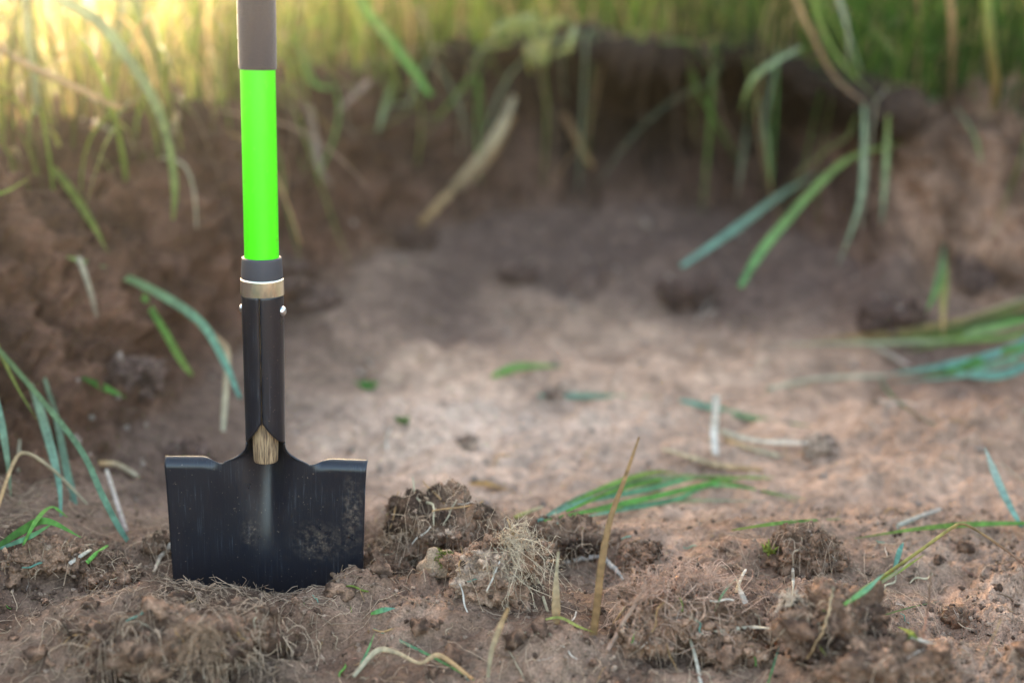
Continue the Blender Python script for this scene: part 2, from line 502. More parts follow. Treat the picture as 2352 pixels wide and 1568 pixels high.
def steel_material():
    m, nt, p = principled('black_steel', (.012, .013, .017), .36, 0.0, .5)
    L = nt.links.new
    tc = node(nt, 'ShaderNodeTexCoord')
    mp = node(nt, 'ShaderNodeMapping'); mp.inputs['Scale'].default_value = (900, 300, 26); L(tc.outputs['Object'], mp.inputs[0])
    st = node(nt, 'ShaderNodeTexNoise'); st.inputs['Scale'].default_value = 1; st.inputs['Detail'].default_value = 3; L(mp.outputs[0], st.inputs[0])
    sr = node(nt, 'ShaderNodeMapRange'); sr.inputs[1].default_value = .58; sr.inputs[2].default_value = .74; L(st.outputs[0], sr.inputs[0])
    bl = node(nt, 'ShaderNodeTexNoise'); bl.inputs['Scale'].default_value = 26; bl.inputs['Detail'].default_value = 5; L(tc.outputs['Object'], bl.inputs[0])
    br = node(nt, 'ShaderNodeMapRange'); br.inputs[1].default_value = .42; br.inputs[2].default_value = .72; L(bl.outputs[0], br.inputs[0])
    sm = node(nt, 'ShaderNodeMath', operation='MULTIPLY'); L(sr.outputs[0], sm.inputs[0]); L(br.outputs[0], sm.inputs[1])
    # specks of dried soil
    vo = node(nt, 'ShaderNodeTexNoise'); vo.inputs['Scale'].default_value = 420; vo.inputs['Detail'].default_value = 2; L(tc.outputs['Object'], vo.inputs[0])
    vr = node(nt, 'ShaderNodeMapRange'); vr.inputs[1].default_value = .70; vr.inputs[2].default_value = .76; L(vo.outputs[0], vr.inputs[0])
    # patches of dried soil: right half and a spot left of the middle
    def patch(cx, cz, rx, rz):
        sx = node(nt, 'ShaderNodeMapping'); sx.inputs['Scale'].default_value = (1 / rx, 0, 1 / rz); sx.inputs['Location'].default_value = (-cx / rx, 0, -cz / rz)
        L(tc.outputs['Object'], sx.inputs[0])
        ln = node(nt, 'ShaderNodeVectorMath', operation='LENGTH'); L(sx.outputs[0], ln.inputs[0])
        rr = node(nt, 'ShaderNodeMapRange'); rr.inputs[1].default_value = 1.0; rr.inputs[2].default_value = .2; L(ln.outputs['Value'], rr.inputs[0])
        return rr.outputs[0]
    pa = patch(.052, .052, .034, .026); pb = patch(-.017, .060, .012, .018); pc = patch(.086, .085, .014, .05)
    a1 = node(nt, 'ShaderNodeMath', operation='ADD'); L(pa, a1.inputs[0]); L(pb, a1.inputs[1])
    a2 = node(nt, 'ShaderNodeMath', operation='ADD'); L(a1.outputs[0], a2.inputs[0]); L(pc, a2.inputs[1])
    fn = node(nt, 'ShaderNodeTexNoise'); fn.inputs['Scale'].default_value = 210; fn.inputs['Detail'].default_value = 5; fn.inputs['Roughness'].default_value = .7; L(tc.outputs['Object'], fn.inputs[0])
    fr = node(nt, 'ShaderNodeMapRange'); fr.inputs[1].default_value = .46; fr.inputs[2].default_value = .74; L(fn.outputs[0], fr.inputs[0])
    a3 = node(nt, 'ShaderNodeMath', operation='MULTIPLY'); L(a2.outputs[0], a3.inputs[0]); L(fr.outputs[0], a3.inputs[1])
    a4 = node(nt, 'ShaderNodeMath', operation='MAXIMUM'); L(a3.outputs[0], a4.inputs[0]); L(vr.outputs[0], a4.inputs[1])
    a5 = node(nt, 'ShaderNodeMath', operation='MULTIPLY'); a5.inputs[1].default_value = .85; L(a4.outputs[0], a5.inputs[0])
    mx = node(nt, 'ShaderNodeMixRGB'); mx.inputs[1].default_value = (.006, .0085, .014, 1); mx.inputs[2].default_value = (.17, .125, .092, 1); L(a5.outputs[0], mx.inputs[0])
    s5 = node(nt, 'ShaderNodeMath', operation='MULTIPLY'); s5.inputs[1].default_value = .55; L(sm.outputs[0], s5.inputs[0])
    m2 = node(nt, 'ShaderNodeMixRGB'); m2.inputs[2].default_value = (.15, .17, .20, 1); L(s5.outputs[0], m2.inputs[0]); L(mx.outputs[0], m2.inputs[1])
    L(m2.outputs[0], p.inputs['Base Color'])
    ro = node(nt, 'ShaderNodeMapRange'); ro.inputs[3].default_value = .20; ro.inputs[4].default_value = .42; L(bl.outputs[0], ro.inputs[0])
    L(ro.outputs[0], p.inputs['Roughness'])
    bm = node(nt, 'ShaderNodeBump'); bm.inputs['Strength'].default_value = .25; bm.inputs['Distance'].default_value = .0006
    L(st.outputs[0], bm.inputs['Height']); L(bm.outputs[0], p.inputs['Normal'])
    return m


def wood_material():
    m, nt, p = principled('bare_wood', (.3, .2, .1), .75)
    L = nt.links.new
    tc = node(nt, 'ShaderNodeTexCoord')
    mp = node(nt, 'ShaderNodeMapping'); mp.inputs['Scale'].default_value = (700, 500, 60); L(tc.outputs['Object'], mp.inputs[0])
    st = node(nt, 'ShaderNodeTexNoise'); st.inputs['Scale'].default_value = 1; st.inputs['Detail'].default_value = 5; L(mp.outputs[0], st.inputs[0])
    cr = node(nt, 'ShaderNodeValToRGB')
    cr.color_ramp.elements[0].position = .36; cr.color_ramp.elements[0].color = (.10, .055, .03, 1)
    cr.color_ramp.elements[1].position = .58; cr.color_ramp.elements[1].color = (.42, .28, .15, 1)
    L(st.outputs[0], cr.inputs[0]); L(cr.outputs[0], p.inputs['Base Color'])
    bm = node(nt, 'ShaderNodeBump'); bm.inputs['Strength'].default_value = .5; bm.inputs['Distance'].default_value = .0008
    L(st.outputs[0], bm.inputs['Height']); L(bm.outputs[0], p.inputs['Normal'])
    return m


def foam_material():
    m, nt, p = principled('brown_foam', (.048, .033, .033), .82)
    L = nt.links.new
    tc = node(nt, 'ShaderNodeTexCoord')
    mp = node(nt, 'ShaderNodeMapping'); mp.inputs['Scale'].default_value = (1, 1, 3.0); L(tc.outputs['Object'], mp.inputs[0])
    st = node(nt, 'ShaderNodeTexNoise'); st.inputs['Scale'].default_value = 260; st.inputs['Detail'].default_value = 3; L(mp.outputs[0], st.inputs[0])
    bm = node(nt, 'ShaderNodeBump'); bm.inputs['Strength'].default_value = .6; bm.inputs['Distance'].default_value = .0012
    L(st.outputs[0], bm.inputs['Height']); L(bm.outputs[0], p.inputs['Normal'])
    p.inputs['Sheen Weight'].default_value = .25
    return m


def ferrule_material():
    m, nt, p = principled('yellow_zinc', (.9, .82, .58), .22, .90)
    L = nt.links.new
    tc = node(nt, 'ShaderNodeTexCoord')
    mp = node(nt, 'ShaderNodeMapping'); mp.inputs['Scale'].default_value = (95, 95, 8); L(tc.outputs['Object'], mp.inputs[0])
    st = node(nt, 'ShaderNodeTexNoise'); st.inputs['Scale'].default_value = 1; st.inputs['Detail'].default_value = 2; L(mp.outputs[0], st.inputs[0])
    cr = node(nt, 'ShaderNodeValToRGB')
    e = cr.color_ramp.elements
    e[0].position = .3; e[0].color = (.86, .92, .66, 1)
    e[1].position = .7; e[1].color = (.98, .76, .64, 1)
    n = e.new(.5); n.color = (.98, .92, .70, 1)
    L(st.outputs[0], cr.inputs[0]); L(cr.outputs[0], p.inputs['Base Color'])
    return m


M_STEEL = steel_material(); M_WOOD = wood_material(); M_FOAM = foam_material(); M_FERR = ferrule_material()
def lime_material():
    m, nt, p = principled('lime_paint', (.075, .80, .003), .32)
    L = nt.links.new
    tc = node(nt, 'ShaderNodeTexCoord')
    n = node(nt, 'ShaderNodeTexNoise'); n.inputs['Scale'].default_value = 130; n.inputs['Detail'].default_value = 6; L(tc.outputs['Object'], n.inputs[0])
    r = node(nt, 'ShaderNodeMapRange'); r.inputs[1].default_value = .62; r.inputs[2].default_value = .78; r.inputs[4].default_value = .45; L(n.outputs[0], r.inputs[0])
    mx = node(nt, 'ShaderNodeMixRGB'); mx.inputs[1].default_value = (.070, .80, .003, 1); mx.inputs[2].default_value = (.22, .42, .06, 1)
    L(r.outputs[0], mx.inputs[0]); L(mx.outputs[0], p.inputs['Base Color'])
    return m


M_GREEN = lime_material()
M_COLLAR = principled('grey_plastic', (.040, .038, .045), .6)[0]
M_RIVET = principled('zinc_rivet', (.72, .74, .78), .3, 1.0)[0]
M_STICK = principled('white_label', (.8, .78, .74), .5)[0]


def lathe(name, prof, mat, parent, seg=64, smooth=True, cap=False):
    prof = np.array(prof)
    a = np.arange(seg) * 2 * math.pi / seg
    v = np.stack([prof[:, 0:1] * np.cos(a), prof[:, 0:1] * np.sin(a), np.repeat(prof[:, 1:2], seg, 1)], -1).reshape(-1, 3)
    n = len(prof)
    i = np.arange(n - 1)[:, None] * seg; k = np.arange(seg)[None, :]; k2 = (k + 1) % seg
    f = np.stack([i + k, i + k2, i + seg + k2, i + seg + k], -1).reshape(-1, 4)
    return mesh_obj(name, v, f, mat, None, smooth, parent)


TT = .1355   # tread height above the ground along the shovel axis
shovel = empty('shovel', (-.24564, 0, -.0025), (math.radians(-3), math.radians(1.26), 0))
tag(shovel, 'black square-mouth shovel with lime green shaft and brown grip standing in the soil', 'shovel')


def ch_depth(z):   # depth of the middle channel behind the blade plane, z from the tread
    return .0195 * sstep(-.125, .012, z) ** 1.2


def ch_width(z):
    return np.interp(z, [-.2, -.12, 0, .02], [.006, .009, .019, .021])


def blade_y(x, z):
    return ch_depth(z) * np.exp(-(np.abs(x) / ch_width(z)) ** 2.0) - .0035 * (x / .1) ** 2


def build_blade():
    verts = []; faces = []
    XC = .043
    ns = 48
    # centre strip, bottom to the apex of the socket opening
    zb = np.concatenate([np.linspace(-.28, -.0225, 80), np.linspace(-.0225, -.0035, 17)[1:]])
    zn = np.linspace(-.0035, .043, 40)[1:]
    ez = np.array([-.0035, .000, .002, .006, .0116, .019, .028, .0356, .040, .043])
    ex = np.array([.043, .0375, .0335, .029, .0246, .0195, .0115, .0055, .003, .0006])
    rows = []
    s = np.linspace(-1, 1, ns + 1)
    for z in zb:
        x = s * XC
        rows.append(np.stack([x, blade_y(x, z), np.full_like(x, z)], -1))
    for z in zn:
        xe = np.interp(z, ez, ex)
        w = sstep(-.0035, .018, z)
        xfl = s * max(xe, .0195) if z < .019 else s * .0195
        fl = np.stack([xfl, ch_depth(z) * np.exp(-(np.abs(xfl) / ch_width(z)) ** 2) - .0035 * (xfl / .1) ** 2], -1)
        r = .0184
        if z < .019:
            th_e = math.pi / 2 + .12
        else:
            th_e = math.pi - math.asin(min(1, xe / r))
        th = s * th_e
        ar = np.stack([r * np.sin(th), r * np.cos(th)], -1)
        m = fl * (1 - w) + ar * w
        rows.append(np.concatenate([m, np.full((ns + 1, 1), z)], 1))
    # the socket tube above the opening, with an open seam in front
    for z in np.linspace(.043, .1705, 24)[1:]:
        r = np.interp(z, [.043, .1705], [.0184, .0193])
        th = s * (math.pi - .024)
        rows.append(np.stack([r * np.sin(th), r * np.cos(th), np.full(ns + 1, z)], -1))
    R = np.array(rows)
    n0 = 0
    V = [R.reshape(-1, 3)]
    i = np.arange(len(rows) - 1)[:, None] * (ns + 1); k = np.arange(ns)[None, :]
    Fc = [np.stack([i + k, i + k + 1, i + ns + 2 + k, i + ns + 1 + k], -1).reshape(-1, 4)]
    off = len(V[0])
    # outer halves with the rolled tread on top
    nxo = 26
    for sg in (-1, 1):
        u = np.linspace(0, 1, nxo + 1)
        rr = []
        for z in zb[:-16]:
            W = np.interp(z, [-.28, -.125, -.02, 0], [.090, .0953, .0985, .0995])
            x = XC + u * (W - XC)
            rr.append(np.stack([sg * x, blade_y(x, z), np.full_like(x, z)], -1))
        z0 = zb[-17]
        Wt = np.interp(z0, [-.28, -.125, -.02, 0], [.090, .0953, .0985, .0995])
        # rows from z0 up: the tread edge is low near the neck and higher outside, and rolls back
        for q in np.linspace(0, 1, 17)[1:]:
            x = XC + u * (Wt + .0016 * q - XC)
            roll = sstep(.043, .065, x)
            ph = q * math.radians(82) 
            rad = .0100
            zl_flat = z0 + q * ((-.0035) - z0)
            zl_roll = z0 + q * .35 * 0 + (.0005 - rad - z0) * min(1, q * 2) + (rad * math.sin(max(0, q - .5) * 2 * math.radians(82)))
            yr = rad * (1 - math.cos(max(0, q - .5) * 2 * math.radians(82)))
            zz = zl_flat * (1 - roll) + zl_roll * roll
            rr.append(np.stack([sg * x, blade_y(x, np.minimum(zz, -.003)) + yr * roll, zz], -1))
        rr = np.array(rr)
        V.append(rr.reshape(-1, 3))
        i = np.arange(len(rr) - 1)[:, None] * (nxo + 1); k = np.arange(nxo)[None, :]
        q = np.stack([i + k, i + k + 1, i + nxo + 2 + k, i + nxo + 1 + k], -1).reshape(-1, 4) + off
        if sg < 0: q = q[:, ::-1]
        Fc.append(q); off += len(V[-1])
    V = np.concatenate(V); V[:, 2] += TT
    o = mesh_obj('blade', V, np.concatenate(Fc), M_STEEL, None, True, shovel)
    bm = bmesh.new(); bm.from_mesh(o.data)
    bmesh.ops.remove_doubles(bm, verts=bm.verts, dist=.0003)
    bmesh.ops.recalc_face_normals(bm, faces=bm.faces)
    bm.to_mesh(o.data); bm.free()
    so = o.modifiers.new('thickness', 'SOLIDIFY'); so.thickness = .0018; so.offset = 0
    return o


blade = build_blade()
# seam sits a little left of the middle: turn nothing else, the wood core shows in the opening
lathe('wood_core', [(.0001, .1352), (.0112, .1352), (.0118, .1362), (.0124, .150), (.0140, .180), (.0165, .24), (.0168, .300)], M_WOOD, shovel, 48)
lathe('ferrule', [(.0196, .3030), (.0204, .3030), (.0207, .3034), (.0207, .3165), (.0209, .3174), (.0209, .3182), (.0204, .3186), (.0200, .3190)], M_FERR, shovel, 96)
lathe('collar', [(.0196, .3150), (.0199, .3180), (.0196, .3270), (.0190, .3366), (.0188, .3384), (.0183, .3391), (.0166, .3391)], M_COLLAR, shovel, 96)
lathe('shaft', [(.0162, .3040), (.0163, .3385), (.0161, .5165), (.0158, .70)], M_GREEN, shovel, 96)
lathe('grip', [(.0160, .5150), (.0166, .5146), (.0171, .5152), (.0174, .5175), (.0176, .56), (.0178, .64), (.0178, .86), (.0182, .872), (.0182, .884), (.0165, .893), (.008, .897), (.0001, .898)], M_FOAM, shovel, 96)
for sg in (-1, 1):
    r = lathe('rivet', [(.0048, 0), (.0047, .0010), (.0040, .0024), (.0024, .0034), (.0001, .0038)], M_RIVET, shovel, 24)
    r.location = (sg * .0194, -sg * .0045, .2879); r.rotation_euler = (0, sg * math.pi / 2, -sg * 0 - .23)
# rest of a white sticker on the left side of the grip
a0, a1 = math.radians(172), math.radians(186)
sv = []; nseg = 6; zz = np.linspace(.5415, .5640, 8)
for j, z in enumerate(zz):
    for k in range(nseg + 1):
        a = a0 + (a1 - a0) * k / nseg
        r = .0180
        sv.append((r * math.cos(a + .06 * math.sin(j * 1.7)), r * math.sin(a + .06 * math.sin(j * 1.7)), z))
i = np.arange(7)[:, None] * (nseg + 1); k = np.arange(nseg)[None, :]
mesh_obj('sticker', sv, np.stack([i + k, i + k + 1, i + nseg + 2 + k, i + nseg + 1 + k], -1).reshape(-1, 4), M_STICK, None, True, shovel)


# ------------------------------------------------------------------ CLODS
def ico(sub):
    bm = bmesh.new(); bmesh.ops.create_icosphere(bm, subdivisions=sub, radius=1)
    v = np.array([q.co[:] for q in bm.verts]); f = np.array([[w.index for w in q.verts] for q in bm.faces]); bm.free()
    return v, f


ICO = {k: ico(k) for k in (1, 2, 3, 4, 6)}
C_HUM = np.array([.080, .047, .031]); C_BRN = np.array([.235, .138, .086]); C_PALE = np.array([.42, .29, .20])


def clod_shape(size, seed, sub, crumb=1.0):
    v, f = ICO[sub]
    S = np.array(size)
    o = seed * 7.31
    p = v.copy()
    p = p * (1 + .42 * perlin3(v[:, 0] * 1.5 + o, v[:, 1] * 1.3, v[:, 2] * 1.3) + .22 * perlin3(v[:, 0] * 2.7 + o, v[:, 1] * 2.7, v[:, 2] * 2.7))[:, None]
    p = p * S
    n = v / S; n /= np.linalg.norm(n, axis=1)[:, None]
    q = p + o
    m = S.mean()
    d = .16 * m * perlin3(q[:, 0] * .28 / m, q[:, 1] * .28 / m, q[:, 2] * .28 / m) + .10 * m * perlin3(q[:, 0] / m * 2.2, q[:, 1] / m * 2.2, q[:, 2] / m * 2.2)
    lumps = ((52, .0070), (95, .0036), (180, .0024), (340, .0014)) if sub >= 6 else ((130, .0030), (300, .0015))
    if sub >= 3:
        wx = .006 * perlin3(q[:, 0] * 60 + 3, q[:, 1] * 60, q[:, 2] * 60); wy = .006 * perlin3(q[:, 0] * 60, q[:, 1] * 60 + 7, q[:, 2] * 60)
        for s, a in lumps:
            f1, bid = worley3((q[:, 0] + wx) * s, (q[:, 1] + wy) * s, (q[:, 2] - wx) * s, seed)
            d += crumb * a * (np.clip(1 - (f1 / .72) ** 2, -.5, 1) * bid ** 1.6 * 1.5 - .25)
        if sub >= 6:
            d += -.0060 * np.abs(perlin3(q[:, 0] * 75, q[:, 1] * 75, q[:, 2] * 75)) + .0046 * perlin3(q[:, 0] * 130, q[:, 1] * 130, q[:, 2] * 130) + .0028 * perlin3(q[:, 0] * 300, q[:, 1] * 300, q[:, 2] * 300)
    p = p + n * d[:, None]
    return p, f, n


def root_lines(P, N, n, length, droop, seed, wild=.8, m=7):
    """n thin root hairs growing from surface points P with normals N"""
    r = np.random.RandomState(seed)
    wt = sstep(-.05, .35, perlin3(P[:, 0] * 55 + seed, P[:, 1] * 55, P[:, 2] * 55)) + .06
    i = r.choice(len(P), n, p=wt / wt.sum())
    L = length * (.35 + r.rand(n) ** 1.5)
    t = np.linspace(0, 1, m)
    rv = r.normal(size=(n, 3)); rv -= N[i] * (rv * N[i]).sum(1, keepdims=True); rv /= np.linalg.norm(rv, axis=1)[:, None] + 1e-9
    dirs = N[i] * (.12 + .5 * r.rand(n, 1) ** 2) + wild * rv; dirs /= np.linalg.norm(dirs, axis=1)[:, None]
    C = P[i][:, None, :] + dirs[:, None, :] * (L[:, None] * t[None, :])[..., None]
    C[:, :, 2] -= droop * L[:, None] * t[None, :] ** 2
    a = r.normal(size=(n, 1, 3)) * (L * .22)[:, None, None]; b = r.normal(size=(n, 1, 3)) * (L * .14)[:, None, None]
    C = C + a * np.sin(t * 3.1)[None, :, None] + b * np.sin(t * 7.5 + 1)[None, :, None] * t[None, :, None]
    C[:, 0, :] -= N[i] * .002
    return C, i


def clod(label, px, py, size, seed, c0, c1, hairs=0, hl=.02, sub=6, sink=.35, droop=.3, name='soil_clod', base=None, hair_col=(.46, .33, .22), pick=None, hair_r=.00042, crumb=1.0):
    b = on_ground(px, py, 0, True) if base is None else np.array(base)
    p, f, n = clod_shape(size, seed, sub, crumb)
    p = p + np.array([0, 0, size[2] * (1 - sink)])
    t = sstep(-.25, .35, perlin3(p[:, 0] * 28 + seed, p[:, 1] * 28, p[:, 2] * 28))[:, None]
    g = sstep(-.2, .4, perlin3(p[:, 0] * 90 + seed, p[:, 1] * 90, p[:, 2] * 90))[:, None]
    col = np.array(c0) * (1 - t) + np.array(c1) * t
    col = col * (.8 + .45 * g)
    V, FF, CC = p, f, col
    if sub >= 6:      # crumbs baked onto the clod
        rs = np.random.RandomState(seed + 100)
        vv, ff = ICO[1]
        ni = 460
        ii = rs.randint(0, len(p), ni)
        rd = .0008 + .0034 * rs.rand(ni) ** 3
        cv = vv[None] * (1 + .50 * rs.normal(size=(ni, len(vv), 1)).clip(-1.3, 1.3)) * rd[:, None, None] * rs.uniform(.6, 1.3, (ni, 1, 3)) + p[ii][:, None, :] + n[ii][:, None, :] * (rd * .4)[:, None, None]
        cf = ff[None] + (len(p) + np.arange(ni) * len(vv))[:, None, None]
        cc = (col[ii] * rs.uniform(.55, 1.5, (ni, 1)))[:, None, :] * np.ones((1, len(vv), 1))
        V = np.concatenate([p, cv.reshape(-1, 3)]); FF = np.concatenate([f, cf.reshape(-1, 3)]); CC = np.concatenate([col, cc.reshape(-1, 3)])
    o = mesh_obj(name, V, FF, M_SOIL, CC)
    o.location = b
    tag(o, label, 'soil clod')
    CLODS.append((BVHTree.FromPolygons(p.tolist(), f.tolist()), Vector(b), float(np.linalg.norm(p, axis=1).max()) + .01))
    if hairs:
        up = p[:, 2] > 0.0
        if pick is not None: up = up & pick(p)
        C, i = root_lines(p[up], n[up], hairs, hl, droop, seed)
        m = C.shape[1]
        rr = hair_r * (.6 + .9 * np.random.RandomState(seed).rand(hairs))[:, None] * np.linspace(1, .5, m)[None, :]
        cc = np.array(hair_col)[None, None, :] * (.55 + .8 * np.random.RandomState(seed + 1).rand(hairs, 1, 1)) * np.ones((1, m, 1))
        v2, f2, c2 = tube_batch(C, rr, 4, cc)
        h = mesh_obj('root_hairs', v2, f2, M_ROOT, c2, True, o)
    return o


clod('large dark crumbly soil clod with fuzzy roots, just right of the shovel blade', 1010, 1282, (.060, .042, .040), 3, C_HUM * .7, C_BRN * 1.0, 380, .020, droop=.2)
clod('dark low soil clod between the pale rooty clod and the tall dry stalk', 1290, 1262, (.040, .03, .020), 5, C_HUM * .8, C_BRN, 160, .016)
clod('pale sandy clod sprouting whitish roots near a mossy stone', 1135, 1352, (.042, .032, .034), 8, C_BRN * 1.2, C_PALE, 140, .014, sink=.5)
clod('low dark rooty clod tucked between shovel blade and mossy stone', 895, 1320, (.038, .025, .016), 12, C_HUM, C_BRN, 150, .014)
clod('brown clod covered in a tangle of pinkish roots, in the right foreground', 1570, 1440, (.050, .036, .030), 15, C_BRN * .85, C_BRN * 1.35, 260, .030, hair_col=(.60, .40, .28), droop=.1, sink=.62)
clod('knobbly clod under the front of the root-covered brown clod', 1490, 1490, (.030, .024, .020), 16, C_BRN * .8, C_BRN * 1.2, 70, .018, sink=.5)
clod('rough clod between the root-covered brown clod and the big coarse clod', 1680, 1500, (.034, .026, .022), 17, C_BRN * .7, C_BRN * 1.15, 60, .018, sink=.5)
clod('round brown clod standing alone on the sandy ground at right', 1850, 1296, (.034, .028, .022), 18, C_BRN * .75, C_BRN * 1.1, 70, .010)
clod('big coarse brown clod at the bottom right edge of the picture', 1915, 1500, (.044, .034, .036), 21, C_HUM * 1.1, C_BRN, 160, .016)
clod('lumpy clod in front of the big coarse brown clod, cut by the bottom edge', 2030, 1575, (.055, .03, .026), 24, C_BRN * .9, C_BRN * 1.25, 60, .014)
clod('wide rooty mound of dug soil in front of the shovel blade', 400, 1500, (.085, .050, .030), 27, C_HUM * 1.1, C_BRN * 1.15, 420, .026, sink=.55, hair_col=(.42, .30, .20))
clod('small dark clod beside the base of the tall dry stalk', 1470, 1290, (.022, .018, .014), 31, C_HUM * .9, C_BRN, 30, .010)
clod('small rough clod on the bare soil at the far right', 2200, 1432, (.014, .011, .010), 33, C_BRN * .8, C_BRN, 0, sub=4)
clod('small clod at the left edge of the shovel blade', 365, 1262, (.016, .012, .011), 36, C_HUM, C_BRN, 20, .01, sub=4)
clod('rough clod in the left foreground behind the rooty mound', 235, 1330, (.034, .025, .014), 38, C_HUM * 1.2, C_BRN * 1.2, 120, .014, sink=.5)
clod('broad clod at the left edge near the fallen green leaves', 110, 1290, (.05, .025, .012), 41, C_BRN, C_BRN * 1.3, 130, .012, sink=.5)
# blurred clods of the pit floor
for j, (px, py, s, lab) in enumerate([
        (1590, 690, .055, 'dark clod at the foot of the back wall, below the drooping teal blade'),
        (2045, 742, .05, 'dark clod at the foot of the right-hand wall'),
        (1190, 640, .030, 'blurred clod at the foot of the back wall, right of the shovel shaft'),
        (720, 715, .045, 'dark clod close behind the shovel socket'),
        (640, 640, .045, 'clod below the left wall, half hidden by the shovel collar'),
        (1075, 1020, .012, 'small clod on the pale sand right of the shovel'),
        (1880, 1035, .019, 'clod at the end of the pale lying straw'),
        (1270, 905, .013, 'small dark clod near the green fragment on the pit floor'),
        (1490, 1110, .012, 'small clod in front of the lying grass bunch'),
        (300, 880, .04, 'clod halfway down the left wall'),
        (430, 1060, .03, 'clod at the foot of the left wall beside the shovel'),
        (2230, 640, .05, 'pinkish clod on the right-hand wall'),
        (950, 560, .04, 'clod on the back wall beside the long dry stalk')]):
    clod(lab, px, py, (s, s * .8, s * .6), 50 + j, *(((.110, .067, .051), (.165, .103, .078)) if py < 760 or px < 500 else ((.30, .205, .15), (.44, .31, .22))), 0, sub=6, sink=.66)

# loose clods scattered over the dug soil
protos = []
for j in range(10):
    p, f, n = clod_shape((.011 * (1 + .3 * (j % 3)), .009, .0075), 80 + j, 4 if j < 4 else 3)
    t = sstep(-.2, .4, perlin3(p[:, 0] * 90 + j, p[:, 1] * 90, p[:, 2] * 90))[:, None]
    col = (C_HUM * 1.1 * (1 - t) + C_BRN * 1.15 * t) * (.8 + .1 * (j % 5))
    protos.append((p, f, col))
r = np.random.RandomState(5)
cl_mesh = [None] * 10
NLOOSE = 80
for k in range(NLOOSE):
    j = r.randint(10)
    px = r.uniform(-20, 2380); py = 1220 + 360 * r.rand() ** 0.9
    if 385 < px < 850 and py < 1350: continue
    b = on_ground(px, py)
    if cl_mesh[j] is None:
        o = mesh_obj('loose_clod', protos[j][0], protos[j][1], M_SOIL, protos[j][2]); cl_mesh[j] = o.data
    else:
        o = bpy.data.objects.new('loose_clod', cl_mesh[j]); COL.objects.link(o)
    s = .35 + .75 * r.rand() ** 2.2
    o.scale = (s, s, s); o.rotation_euler = (r.uniform(-.4, .4), r.uniform(-.4, .4), r.uniform(0, 6.28))
    o.location = b + np.array([0, 0, .0020 * s])
    tag(o, 'small crumbly brown clod lying loose on the dug soil', 'soil clod', 'small loose clods on the dug soil')

# crumbs: uncountable grains and crumbs of soil
def crumbs(N, rmin, rmax, pw, sub, seed, xr, yr):
    r = np.random.RandomState(seed)
    v, f = ICO[sub]
    nv, nf = len(v), len(f)
    VV = []; FF = []; CC = []
    xs_ = r.uniform(*xr, N); ys_ = r.uniform(*yr, N)
    dens = sstep(-.25, .35, perlin2(xs_ * 4.3 + 9, ys_ * 4.3, 31)) * .7 + .3
    keep = r.rand(N) < dens
    xs_, ys_ = xs_[keep], ys_[keep]
    for tr, loc, rad in CLODS:          # crumbs fallen around every clod
        if not (yr[0] < loc.y < min(yr[1], .24)): continue
        k = int(170 * min(1, rad / .06)); a = r.uniform(0, 6.28, k); q = rad * (.35 + .95 * r.rand(k))
        xs_ = np.concatenate([xs_, loc.x + q * np.cos(a)]); ys_ = np.concatenate([ys_, loc.y + q * np.sin(a) * .8])
    k = 0
    for x0, y0 in zip(xs_, ys_):
        b, n = drop(x0, y0, .3)
        if b[2] > .12: continue
        rad = rmin + (rmax - rmin) * r.rand() ** pw
        a = r.normal(size=(3, 3)); qm, _ = np.linalg.qr(a)
        s = (v * (1 + .32 * r.normal(size=(nv, 1)).clip(-1.3, 1.3)) * rad * r.uniform(.6, 1.25, 3)) @ qm
        VV.append(s + b + n * rad * .25); FF.append(f + k * nv)
        c = (C_HUM * 1.1 + (C_PALE - C_HUM) * r.rand() ** 1.6) * .95
        CC.append(np.repeat(c[None], nv, 0)); k += 1
    return np.concatenate(VV), np.concatenate(FF), np.concatenate(CC)


A = crumbs(17000, .0007, .0034, 3.0, 1, 21, (-.72, .78), (-.33, .24))
o = mesh_obj('soil_crumbs', A[0], A[1], M_SOIL, A[2]); o['kind'] = 'stuff'
o['label'] = 'loose crumbs of brown soil strewn over the dug ground'
A = crumbs(600, .002, .007, 2.8, 2, 22, (-.6, 1.0), (.24, 1.35))
o = mesh_obj('floor_crumbs', A[0], A[1], M_SOIL, A[2] * .45 + np.array([.20, .155, .125])); o['kind'] = 'stuff'
o['label'] = 'soil crumbs strewn over the sandy pit floor'

# fine roots and fibres lying all over the dug soil
def fibres(N, seed, xr, yr, L0, rad, col, lift, m=6):
    r = np.random.RandomState(seed)
    C = np.zeros((N, m, 3)); k = 0
    while k < N:
        x0 = r.uniform(*xr); y0 = r.uniform(*yr)
        if r.rand() > .25 + .75 * sstep(-.2, .35, perlin2(np.array([x0 * 5 + 2]), np.array([y0 * 5]), 77))[0]: continue
        if drop(x0, y0, .5)[0][2] > .055: continue
        a = r.uniform(0, 6.28); L = L0 * (.3 + r.rand() ** 2)
        cv = r.normal() * 1.3
        xx, yy = x0, y0; up = r.rand() ** 4 * lift * 6
        for j in range(m):
            g, n = drop(xx, yy, .3)
            t = j / (m - 1)
            C[k, j] = g + np.array([0, 0, lift * (.5 + r.rand()) + up * t * (1 + .5 * r.rand())])
            xx += math.cos(a) * L / m; yy += math.sin(a) * L / m; a += cv / m + r.normal() * .22
        k += 1
    rr = rad * (.5 + r.rand(N))[:, None] * np.linspace(1, .55, m)[None]
    cc = np.array(col)[None, None] * (.5 + .9 * r.rand(N, 1, 1)) * np.ones((1, m, 1))
    return tube_batch(C, rr, 4, cc)


A = fibres(5600, 3, (-.70, .75), (-.33, .20), .046, .00036, (.40, .28, .185), .0016)
o = mesh_obj('root_fibres', A[0], A[1], M_ROOT, A[2]); o['kind'] = 'stuff'
o['label'] = 'fine root fibres strewn through the dug soil'

